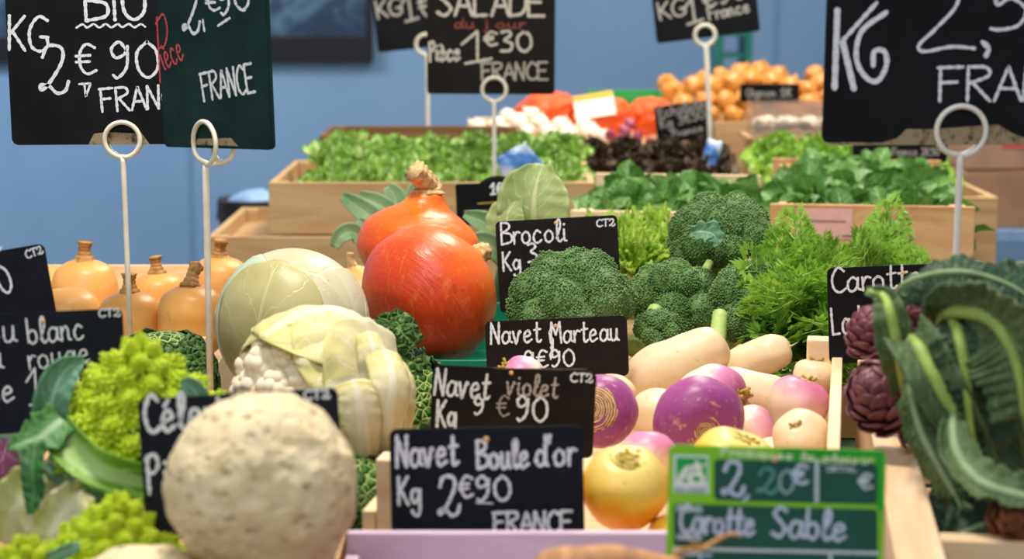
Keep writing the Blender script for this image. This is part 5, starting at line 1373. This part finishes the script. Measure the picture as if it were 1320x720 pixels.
# ------------------------------------------------------------------ leafy crates
def rosette(name, label, c, R, H, seed, mat, group, w, n=26, ruffle=.3, proto=None, cat='lettuce', open_=.9, axis=(0, 0, 1), nu=7, nv=9):
    key = (name, mat.name, proto)
    me = cached(key, lambda: mesh('leaves', *head_of_leaves(n, 1.0, H / R, w / R, seed, ruffle, open_, nu=nu, nv=nv)[:2], uv=None) if False else (lambda q: mesh('leaves', q[0], q[1], q[2]))(head_of_leaves(n, 1.0, H / R, w / R, seed, ruffle, open_, nu=nu, nv=nv)))
    t = thing(name, label, cat, c, rot_to(axis, seed * 1.7), group)
    o = put('leaves', me, mat, t); o.scale = (R,) * 3
    v, f = lathe([(0, -.25), (.16, -.22), (.18, .0), (.12, .2), (0, .22)], 12, 10); s = put('base', cached(('lbase', mat.name), lambda: mesh('lettuce_base', v, f)), M_CAUSTEM, t); s.scale = (R,) * 3
    return t
rs = np.random.RandomState(21)
k = 0
for j, d in enumerate((3.605, 3.68, 3.76, 3.83)):
    for i in range(6):
        x = -.36 + .085 * i + (.03 if j % 2 else 0); y = d
        z = ZC - .422 + .014 * j + rs.uniform(-.006, .01)
        if x > .10: continue
        k += 1
        rosette('endive_head', 'bright green leafy head heaped in the far left tan crate', (x, y, z), .060, .070, 3 + k, M_LETTB, 'green heads in the tan crate', .021, n=26, proto=k % 3, ruffle=.5, axis=(rs.uniform(-.4, .4), -.35, 1), cat='salad')
for j, d in enumerate((3.85, 3.95, 4.06)):
    for i in range(4):
        x = .565 + .092 * i; z = ZC - .445 + .018 * j
        k += 1
        rosette('lettuce', 'light green lettuce heaped in front of the onions', (x, d, z), .068, .078, 60 + k, M_LETT, 'light green lettuces', .034, n=26, proto=k % 3, ruffle=.45, axis=(rs.uniform(-.3, .3), -.45, 1))
for i in range(5):
    for j in range(2):
        x = .075 + .085 * i; k += 1
        rosette('red_lettuce', 'dark red lettuce in the shade below the white onions', (x, 4.0 + .12 * j, ZC - .455 + .03 * j), .066, .085, 90 + k, M_REDL, 'dark red lettuces', .036, n=24, proto=k % 2, ruffle=.4, axis=(0, -.4, 1))
for i, (px, py, d, sz) in enumerate([(815, 352, 2.62, .058), (850, 350, 2.66, .056), (806, 330, 2.76, .058), (842, 325, 2.80, .058), (872, 335, 2.84, .05)]):
    rosette('frisee', 'yellow green frisee beside the broccoli slate tag', W(px, py, d), sz, .062, 120 + i, M_FRIS, 'frisee heads', .0065, n=60, proto=i % 2, ruffle=.9, axis=(rs.uniform(-.3, .3), -.5, 1), cat='salad', nu=5, nv=10, open_=1.1)
def heap(name, label, cat, x0, x1, y0, y1, z0, zr, n, size, seed, mat, narrow=.42, org=(0, 0), rot=0):
    def p(r):
        a, b = r.uniform(), r.uniform(); h = r.uniform(.0, 1) ** .5
        return (x0 + (x1 - x0) * a, y0 + (y1 - y0) * b, z0 + zr * h * (math.sin(min(1, a * 5, (1 - a) * 5) * PI / 2)) + .02 * b)
    v, f, uv = leaf_heap(n, p, size, seed, narrow=narrow)
    o = put(name, mesh(name, v, f, uv), mat, None, (org[0], org[1], 0), (0, 0, math.radians(rot)))
    return tag(o, label, cat, None, 'stuff')
heap('spinach_leaves', 'heap of dark spinach leaves in the pale crate behind the broccoli', 'spinach', .012, .288, .03, .40, ZC - .424, .036, 680, .042, 5, M_SPIN, org=(.094, 3.06), rot=-8)
heap('spinach_leaves', 'heap of green spinach leaves in the stained crate with a pink label', 'spinach', .012, .303, .035, .63, ZC - .412, .038, 950, .044, 6, M_SPIN, org=(.405, 2.98), rot=-8)

# labels and packets
M_PINKP = plain('pink_paper', '#d9a9a6', .7, .2, .06, 60)
stc = [o for o in SC.objects if o.get('label', '').startswith('stained wooden crate')][0]
pl = W(1045, 290, 2.972) - stc.location
pl = Vector((.085, -.0012, pl.z))
pp = put('paper_label', box_mesh('paper', S(72, 2.97), .001, S(40, 2.97), 0), M_PINKP, stc, (pl.x, -.0012, pl.z), label='pink paper label')
put('printed_lines', box_mesh('printed_lines', S(54, 2.97), .0006, S(3, 2.97), 0), plain('grey_print', '#a07c7c'), pp, (0, -.0009, .004))
def packet():
    m = M('blue_white_packet', .3, .5); z = m.xyz()
    f = m.math('ADD', z[2], m.math('MULTIPLY', z[0], .6))
    m.color(m.ramp(m.rng(m.math('ADD', f, m.math('MULTIPLY', m.noise(40, 2), .03)), -.03, .06, smooth=False), [(0, '#c9cfe6'), (.3, '#dfe3ef'), (.5, '#5d93d6'), (.75, '#3f78c4'), (.9, '#c3d6ee')])); return m.m
M_PACK = packet()
def crumpled(name, label, c, sx, sz, mat, rot, seed):
    t = thing(name, label, 'packet', c, rot)
    nu, nv = 13, 13; V = []
    for side in (1, -1):
        for i in range(nv):
            for j in range(nu):
                u, w = -1 + 2 * j / (nu - 1), -1 + 2 * i / (nv - 1)
                b = (1 - u * u) * (1 - w * w)
                V.append((u * sx * (1 - .2 * w), side * .012 * b + .004 * noise.noise(Vector((u * 2 + seed, w * 2, 0))) , w * sz + .006 * noise.noise(Vector((u * 2, w * 2 + seed, 4)))))
    g = grid_faces(nu, nv); f = np.concatenate([g, g + nu * nv])
    put('wrapper', mesh('wrapper', np.array(V), f), mat, t, solid=.0006); return t
crumpled('plastic_packet', 'crumpled blue and white packet at the edge of the leafy greens crate', W(668, 212, 3.46), S(26, 3.46), S(22, 3.46), M_PACK, (.1, -.5, .2), 1)
crumpled('plastic_packet', 'small pale blue packet beside the light green lettuces', W(916, 208, 4.0), S(12, 4.0), S(28, 4.0), M_PACK, (0, .2, 0), 5)

# ------------------------------------------------------------------ white onions, shallots, nets, orange onions
M_WONION = plain('white_onion_skin', '#efe2cc', .4, .45, .1, 30)
M_SHAL = plain('purple_shallot_skin', '#a04868', .4, .45, .35, 40)
M_ONION = M('orange_onion_skin', .35, .45)
_z = M_ONION.xyz(); M_ONION.color(M_ONION.mix(M_ONION.rng(M_ONION.noise(24, 4), .3, .7), '#b8742c', '#dc9a44')); M_ONION = M_ONION.m
ON = [(0, -.80), (.14, -.80), (.55, -.66), (.93, -.2), (.97, .08), (.8, .48), (.42, .78), (.16, .98), (.08, 1.18), (0, 1.26)]
def onion_kind(key, mat, prof=ON):
    def go():
        v, f = lathe(prof, 28, 30); return mesh(key, lump(v, .05, 2, 1), f)
    me = cached(key, go)
    if not me.materials: me.materials.append(mat)
    rv = []
    for i in range(9):
        a = i * 2.4; p = np.array([.05 * math.cos(a), .05 * math.sin(a), -.78])
        rv.append(tube([p, p + [.08 * math.cos(a), .08 * math.sin(a), -.12]], [.018, .006], 4, caps=False))
    rm = cached(key + '_roots', lambda: mesh(key + '_roots', *join([(a, np.array(b)) for a, b in rv])))
    return me, rm
def onions(name, label, cat, group, mat, spots, prof=ON, key=None):
    me, rm = onion_kind(key or name, mat, prof); rs = random.Random(len(spots)); out = []
    for (x, y, z, r) in spots:
        t = thing(name, label, cat, (x, y, z), rot_to((rs.uniform(-.8, .8), rs.uniform(-.9, .3), rs.uniform(.2, 1)), rs.uniform(0, 6)), group)
        o = put('bulb', me, mat, t); o.scale = (r, r, r * .92)
        o = put('roots', rm, M_BROWNSTEM, t); o.scale = (r, r, r * .92)
        out.append(t)
    return out
sp = []
for (px, py, d, rp) in [(614, 166, 4.30, 15), (650, 172, 4.30, 14), (676, 172, 4.30, 15), (704, 173, 4.30, 15), (733, 174, 4.30, 15), (762, 171, 4.32, 15), (640, 163, 4.42, 14), (668, 158, 4.42, 15), (696, 160, 4.42, 14), (724, 163, 4.42, 15), (752, 163, 4.42, 13), (684, 150, 4.54, 14), (655, 152, 4.54, 13), (780, 176, 4.30, 11)]:
    p = W(px, py, d); sp.append((p.x, p.y, p.z, S(rp, d)))
onions('white_onion', 'white onion in the loose heap in front of the red nets', 'onion', 'white onions', M_WONION, sp)
sp = []
for (px, py, d, rp) in [(786, 174, 4.29, 10), (806, 170, 4.30, 10), (800, 180, 4.27, 9), (822, 176, 4.29, 9), (838, 182, 4.27, 8), (868, 183, 4.30, 9), (890, 180, 4.30, 9), (905, 184, 4.30, 8), (812, 160, 4.36, 9)]:
    p = W(px, py, d); sp.append((p.x, p.y, p.z, S(rp, d)))
onions('shallot', 'purple shallot spilling around the far slate tag', 'shallot', 'purple shallots', M_SHAL, sp, [(0, -.9), (.14, -.9), (.5, -.7), (.74, -.2), (.74, .1), (.55, .6), (.25, 1.0), (.08, 1.35), (0, 1.4)])
M_NET = M('red_onion_net', .55, .3)
_v = M_NET.voro(150); M_NET.color(M_NET.mix(M_NET.rng(_v, .2, .5), '#d8391c', '#e8622a')); M_NET.bump(_v, .5, .002); M_NET = M_NET.m
M_CARDW = plain('white_label_card', '#f4f3ee', .5, .3, .02); M_CARDY = plain('yellow_label_band', '#e8b526', .5, .3, .03)
def net(label, c, sx, sy, sz, rot, seed, card=None):
    t = thing('onion_net', label, 'net bag', c, rot, 'red nets of onions')
    v, f = ico(6); w = np.array([(lambda q: q[0][0])(noise.voronoi(Vector(p * 1.9 + seed))) for p in v])
    v = v * (1.06 - .22 * np.minimum(w, 1.0))[:, None]
    # gathered mouth at one end
    k = np.clip((v[:, 0] + .2) / 1.2, 0, 1) ** 2; v[:, 1] *= 1 - .55 * k; v[:, 2] *= 1 - .55 * k; v[:, 0] += .25 * k
    v = v * np.array([sx, sy, sz]); put('net', mesh('net', v, f), M_NET, t)
    tv, tf = tube([(sx * 1.15, 0, 0), (sx * 1.35, 0, .004), (sx * 1.55, .004, .014)], [sz * .20, sz * .12, sz * .3], 10); put('tied_end', mesh('tied_end', tv, tf), M_NET, t)
    if card:
        cd = put('label_card', box_mesh('label_card', card[0], .002, card[1], 0), M_CARDW, t, card[2], card[3], label='white label card')
        put('colour_band', box_mesh('colour_band', card[0] * .98, .001, card[1] * .2, 0), M_CARDY, cd, (0, -.002, card[1] * .38), label='yellow band')
    return t
net('red net of onions sloping down at the near end of the onion table', W(700, 146, 4.76), .090, .085, .056, (0, .30, 2.9), 1.0)
net('red net of onions carrying a white label card', W(778, 152, 4.72), .072, .085, .055, (0, .1, 1.9), 7.0, card=(S(52, 4.65), S(32, 4.65), (-.055, .045, .030), (-.30, -.12, -1.9)))
net('red net of onions beside the loose orange onions', W(838, 150, 4.80), .070, .07, .052, (0, .15, 2.0), 13.0)
sp = []
rs = np.random.RandomState(33)
for (px, py, d, rp) in [(868, 118, 5.0, 16), (892, 112, 5.05, 16), (918, 112, 5.0, 17), (944, 108, 5.0, 17), (968, 104, 5.05, 17), (995, 108, 5.05, 17), (1020, 112, 5.0, 16), (1040, 118, 5.0, 16), (1058, 108, 5.05, 16), (1075, 112, 5.0, 16),
                       (880, 134, 4.92, 16), (910, 132, 4.92, 17), (936, 132, 4.9, 17), (960, 130, 4.92, 16), (1012, 136, 4.92, 16), (1044, 134, 4.9, 16), (1066, 130, 4.92, 16),
                       (955, 95, 5.16, 16), (980, 93, 5.16, 17), (1004, 98, 5.16, 15), (930, 100, 5.16, 15), (1050, 98, 5.16, 15), (1075, 98, 5.16, 15), (906, 104, 5.16, 14), (885, 148, 4.84, 15), (915, 150, 4.84, 15), (945, 150, 4.84, 15), (860, 108, 5.1, 14), (1090, 122, 4.95, 16), (1095, 105, 5.1, 16)]:
    p = W(px, py, d); sp.append((p.x, p.y, p.z, S(rp, d)))
onions('orange_onion', 'orange brown onion in the big heap before the blue wall', 'onion', 'orange onions', M_ONION, sp)
# clear tub of garlic
M_CLEAR = M('clear_plastic', .12, .5); M_CLEAR.color('#f3e9e6'); M_CLEAR.b.inputs['Transmission Weight'].default_value = .85; M_CLEAR.b.inputs['Alpha'].default_value = .55; M_CLEAR = M_CLEAR.m
t = thing('garlic_tub', 'clear plastic tub of garlic on top of the light lettuces crate', 'tub', W(1020, 172, 4.45))
w, dp, h = S(108, 4.45), .10, S(42, 4.45)
for nme, s, l in (('tub_wall', (w, .0015, h), (0, -dp / 2, h / 2)), ('tub_wall', (w, .0015, h), (0, dp / 2, h / 2)), ('tub_wall', (.0015, dp, h), (-w / 2, 0, h / 2)), ('tub_wall', (.0015, dp, h), (w / 2, 0, h / 2)), ('tub_floor', (w, dp, .0015), (0, 0, 0))):
    put(nme, box_mesh(nme, *s, 0), M_CLEAR, t, l)
GA = [(0, -.7), (.2, -.72), (.7, -.6), (1.0, -.1), (.9, .3), (.5, .65), (.2, .85), (.12, 1.1), (0, 1.12)]
sp = []
c0 = t.location
for i in range(7): sp.append((c0.x - w * .40 + w * .80 * i / 6, c0.y - .022 + .03 * (i % 2), c0.z + .0235, .019))
onions('garlic_bulb', 'white garlic bulb inside the clear tub', 'garlic', 'garlic in the clear tub', M_WONION, sp, GA)
t = thing('bench_box', 'upturned pale crate carrying the clear garlic tub', 'crate', (c0.x, c0.y + .01, c0.z - .001))
put('lid_board', box_mesh('lid_board', w + .03, dp + .03, .008), W_TAN, t, (0, 0, -.005))
zz = c0.z - .01 - T2
for sx in (-1, 1): put('side_board', box_mesh('side_board', .01, dp + .02, zz - .002), W_TAN, t, (sx * w * .48, 0, -.0095 - zz / 2))

# ------------------------------------------------------------------ far background
M_GREENP = plain('dark_teal_plastic', '#12695c', .4, .45, .08)
t = thing('plastic_crate', 'dark teal plastic crate standing on end before the blue wall', 'crate', W(941, 128, 6.3))
hx, hz = S(36, 6.3), S(92, 6.3)
for sx in (-1, 1): put('side_rail', box_mesh('side_rail', .022, .22, hz), M_GREENP, t, (sx * hx / 2, 0, hz / 2))
for q in (.08, .38, .62, .92): put('cross_bar', box_mesh('cross_bar', hx - .024, .21, .014), M_GREENP, t, (0, 0, hz * q))
zt = t.location.z
t2 = thing('trestle', 'grey trestle holding the teal crate behind the onions', 'trestle', (t.location.x, t.location.y, 0))
put('trestle_top', box_mesh('trestle_top', .5, .3, .02), M_GREY, t2, (0, 0, zt - .011))
for sx in (-1, 1): put('leg', box_mesh('leg', .03, .26, zt - .022), M_GREY, t2, (sx * .22, 0, (zt - .022) / 2))
t = thing('plastic_crate', 'bright green plastic crate rim behind the red nets', 'crate', W(806, 150, 5.35)); M_BG = plain('bright_green_plastic', '#2f9a4a', .4, .45, .08)
wx, hz = S(96, 5.35), S(30, 5.35)
for sy in (-1, 1): put('long_side', box_mesh('long_side', wx, .006, hz), M_BG, t, (0, sy * .15, hz / 2))
for sx in (-1, 1): put('short_side', box_mesh('short_side', .006, .292, hz), M_BG, t, (sx * wx / 2 - sx * .004, 0, hz / 2))
zt = t.location.z
put('crate_floor', box_mesh('crate_floor', wx - .02, .28, .006), M_BG, t, (0, 0, .004))
t2 = thing('wooden_crate', 'upturned tan crate under the bright green plastic crate', 'crate', (t.location.x, t.location.y, T2))
for sy in (-1, 1): put('long_board', box_mesh('long_board', .20, .01, zt - T2 - .003), W_TAN, t2, (0, sy * .13, (zt - T2) / 2))
put('lid_board', box_mesh('lid_board', .20, .245, .008), W_TAN, t2, (0, 0, zt - T2 - .007))

# wall-hung picture: dark, out of focus
m = M('dark_picture_print', .25, .5)
x = m.xyz(); f = m.noise(3.2, 4, dist=1.0)
c = m.ramp(f, [(.3, '#141c2a'), (.48, '#24384e'), (.6, '#4a6678'), (.7, '#2b3c50')])
m.color(m.mix(m.rng(m.noise(5, 3), .62, .72), c, '#8fa0a8')); M_PIC = m.m
M_FRAMEB = plain('black_picture_frame', '#0a0c14', .4, .4)
d = 8.0
p0, p1 = W(-60, -70, d), W(482, 78, d)
t = thing('wall_picture', 'dark framed picture on the blue wall behind the hanging signs', 'picture', ((p0.x + p1.x) / 2, 8.012, (p0.z + p1.z) / 2))
wx, hz = p1.x - p0.x, p0.z - p1.z
put('print', box_mesh('print', wx - .02, .02, hz - .02, 0), M_PIC, t, (0, -.004, 0))
put('frame_bar', box_mesh('frame_bar', wx, .05, .105, .002), M_FRAMEB, t, (0, 0, -hz / 2 + .05))
put('frame_bar', box_mesh('frame_bar', wx, .05, .03, .002), M_FRAMEB, t, (0, 0, hz / 2))
for sx in (-1, 1): put('frame_bar', box_mesh('frame_bar', .03, .05, hz - .12, .002), M_FRAMEB, t, (sx * (wx / 2 - .015), 0, .045))

# dark bin and blue sack beyond the left crates
M_BIN = plain('black_bin_plastic', '#12151d', .5, .4); M_BLUEP = plain('pale_blue_sack', '#8fb2e0', .5, .3, .1, 12)
q = W(324, 302, 4.6)
zt = q.z + S(26, 4.6)
t = thing('waste_bin', 'tall black bin standing on the floor beyond the tan crate', 'bin', (q.x, q.y, 0))
v, f = lathe([(0, .004), (.055, .004), (.06, .02), (.075, zt - .02), (.082, zt - .01), (.082, zt), (.072, zt), (.068, zt - .05), (0, zt - .06)], 32, 40); put('bin_body', mesh('bin_body', v, f), M_BIN, t)
v, f = tube([(.078 * math.cos(a), .078 * math.sin(a), zt) for a in np.linspace(0, 2 * PI, 40)], .005, 8); put('bin_rim', mesh('bin_rim', v, f), M_BIN, t)
t = thing('plastic_sack', 'pale blue plastic sack bulging out of the black bin', 'sack', (q.x + .005, q.y, zt + .012))
v, f = ico(5); v = v * np.array([.062, .06, .05]); v = v * (1 + .14 * nz(v, 22, 2))[:, None]; put('sack_film', mesh('sack_film', v, f), M_BLUEP, t)

# cardboard boxes on a blue trolley at the far right
M_CARD = plain('brown_cardboard', '#9a7a62', .75, .2, .12, 8); M_CARD2 = plain('greyish_cardboard', '#a58672', .75, .2, .12, 8); M_REDP = plain('red_print', '#c9505a', .6, .3, .05)
M_TROL = plain('pale_blue_metal', '#7d9fc4', .45, .45, .08)
zb = W(1280, 290, 4.4).z
q = W(1285, 300, 4.4)
t = thing('trolley', 'pale blue metal trolley carrying cardboard boxes past the stall end', 'trolley', (1.325, 4.55, 0))
put('deck', box_mesh('deck', .62, .5, .03, .003), M_TROL, t, (0, 0, zb - .017))
for sx in (-1, 1):
    for sy in (-1, 1): put('leg', box_mesh('leg', .04, .04, zb - .035, .003), M_TROL, t, (sx * .27, sy * .22, (zb - .035) / 2))
put('lower_shelf', box_mesh('lower_shelf', .5, .4, .02, .002), M_GREY, t, (0, 0, zb - .28))
def carton(label, c, sx, sy, sz, mat, rz=0, stripe=False):
    t = thing('cardboard_box', label, 'box', c, (0, 0, rz), 'cardboard boxes on the trolley')
    put('carton', box_mesh('carton', sx, sy, sz, .002), mat, t, (0, 0, sz / 2))
    for sg in (-1, 1): put('flap', box_mesh('flap', sx * .98, sy * .48, .004, .001), mat, t, (0, sg * sy * .245, sz + .003))
    put('tape', box_mesh('tape', sx * .96, .04, .001, 0), M_CARD2, t, (0, 0, sz + .0058))
    if stripe: put('red_print', box_mesh('red_print', sx * .35, .001, sz * .3, 0), M_REDP, t, (-.03, -sy / 2 - .0006, sz * .6), label='red printed patch')
    return t
carton('brown cardboard box on the trolley deck, lower of the two', (q.x + .10, 4.50, zb - .001), .40, .36, .125, M_CARD)
carton('brown cardboard box with a red patch on top of the lower box', (q.x + .07, 4.50, zb + .1325), .34, .32, .105, M_CARD2, .1, True)
carton('cardboard box on the lower trolley shelf', (1.325, 4.53, zb - .269), .34, .30, .12, M_CARD)

# ------------------------------------------------------------------ light
wd = bpy.data.worlds.new('market_hall'); SC.world = wd; wd.use_nodes = True
bg = wd.node_tree.nodes['Background']; bg.inputs[0].default_value = (0.93, 0.96, 1.0, 1); bg.inputs[1].default_value = 0.42
def area(name, loc, target, size, power, col, sy=None):
    l = bpy.data.lights.new(name, 'AREA'); l.energy = power; l.color = col; l.size = size
    if sy: l.shape = 'RECTANGLE'; l.size_y = sy
    o = bpy.data.objects.new(name, l); COL.objects.link(o); o.location = loc
    d = Vector(target) - Vector(loc); o.rotation_euler = d.to_track_quat('-Z', 'Y').to_euler(); return o
area('stall_lamp', (-.25, 1.75, 2.75), (-.1, 2.0, 1.0), .45, 42, (1.0, .90, .77), .3)
area('stall_lamp', (.55, 3.7, 2.9), (.4, 3.9, 1.0), .9, 48, (1.0, .91, .78), .4)
area('stall_lamp', (.7, 5.0, 2.9), (.4, 5.0, 1.0), .6, 40, (1.0, .90, .76), .4)
area('hall_fill', (-2.6, 6.2, 2.9), (-2.1, 8.0, .9), 1.6, 95, (.86, .89, 1.0), .5)  # unseen lilac light added to brighten the lower left of the wall
area('hall_fill', (.8, 6.3, 3.6), (.4, 8.0, 1.4), 2.0, 22, (.95, .98, 1.0), .5)  # unseen light added for the wall behind the stall
area('hall_fill', (-.6, -.6, 3.2), (0, 2.2, 1.0), 1.6, 32, (.97, .98, 1.0), .8)

SC.view_settings.view_transform = 'Standard'
SC.view_settings.look = 'None'
SC.view_settings.exposure = 0.0
SC.view_settings.gamma = 1.0
SC.view_settings.use_curve_mapping = False
SC.cycles.max_bounces = 6
SC.cycles.transparent_max_bounces = 8
SC.cycles.use_denoising = True
SC.cycles.caustics_reflective = False
SC.cycles.caustics_refractive = False
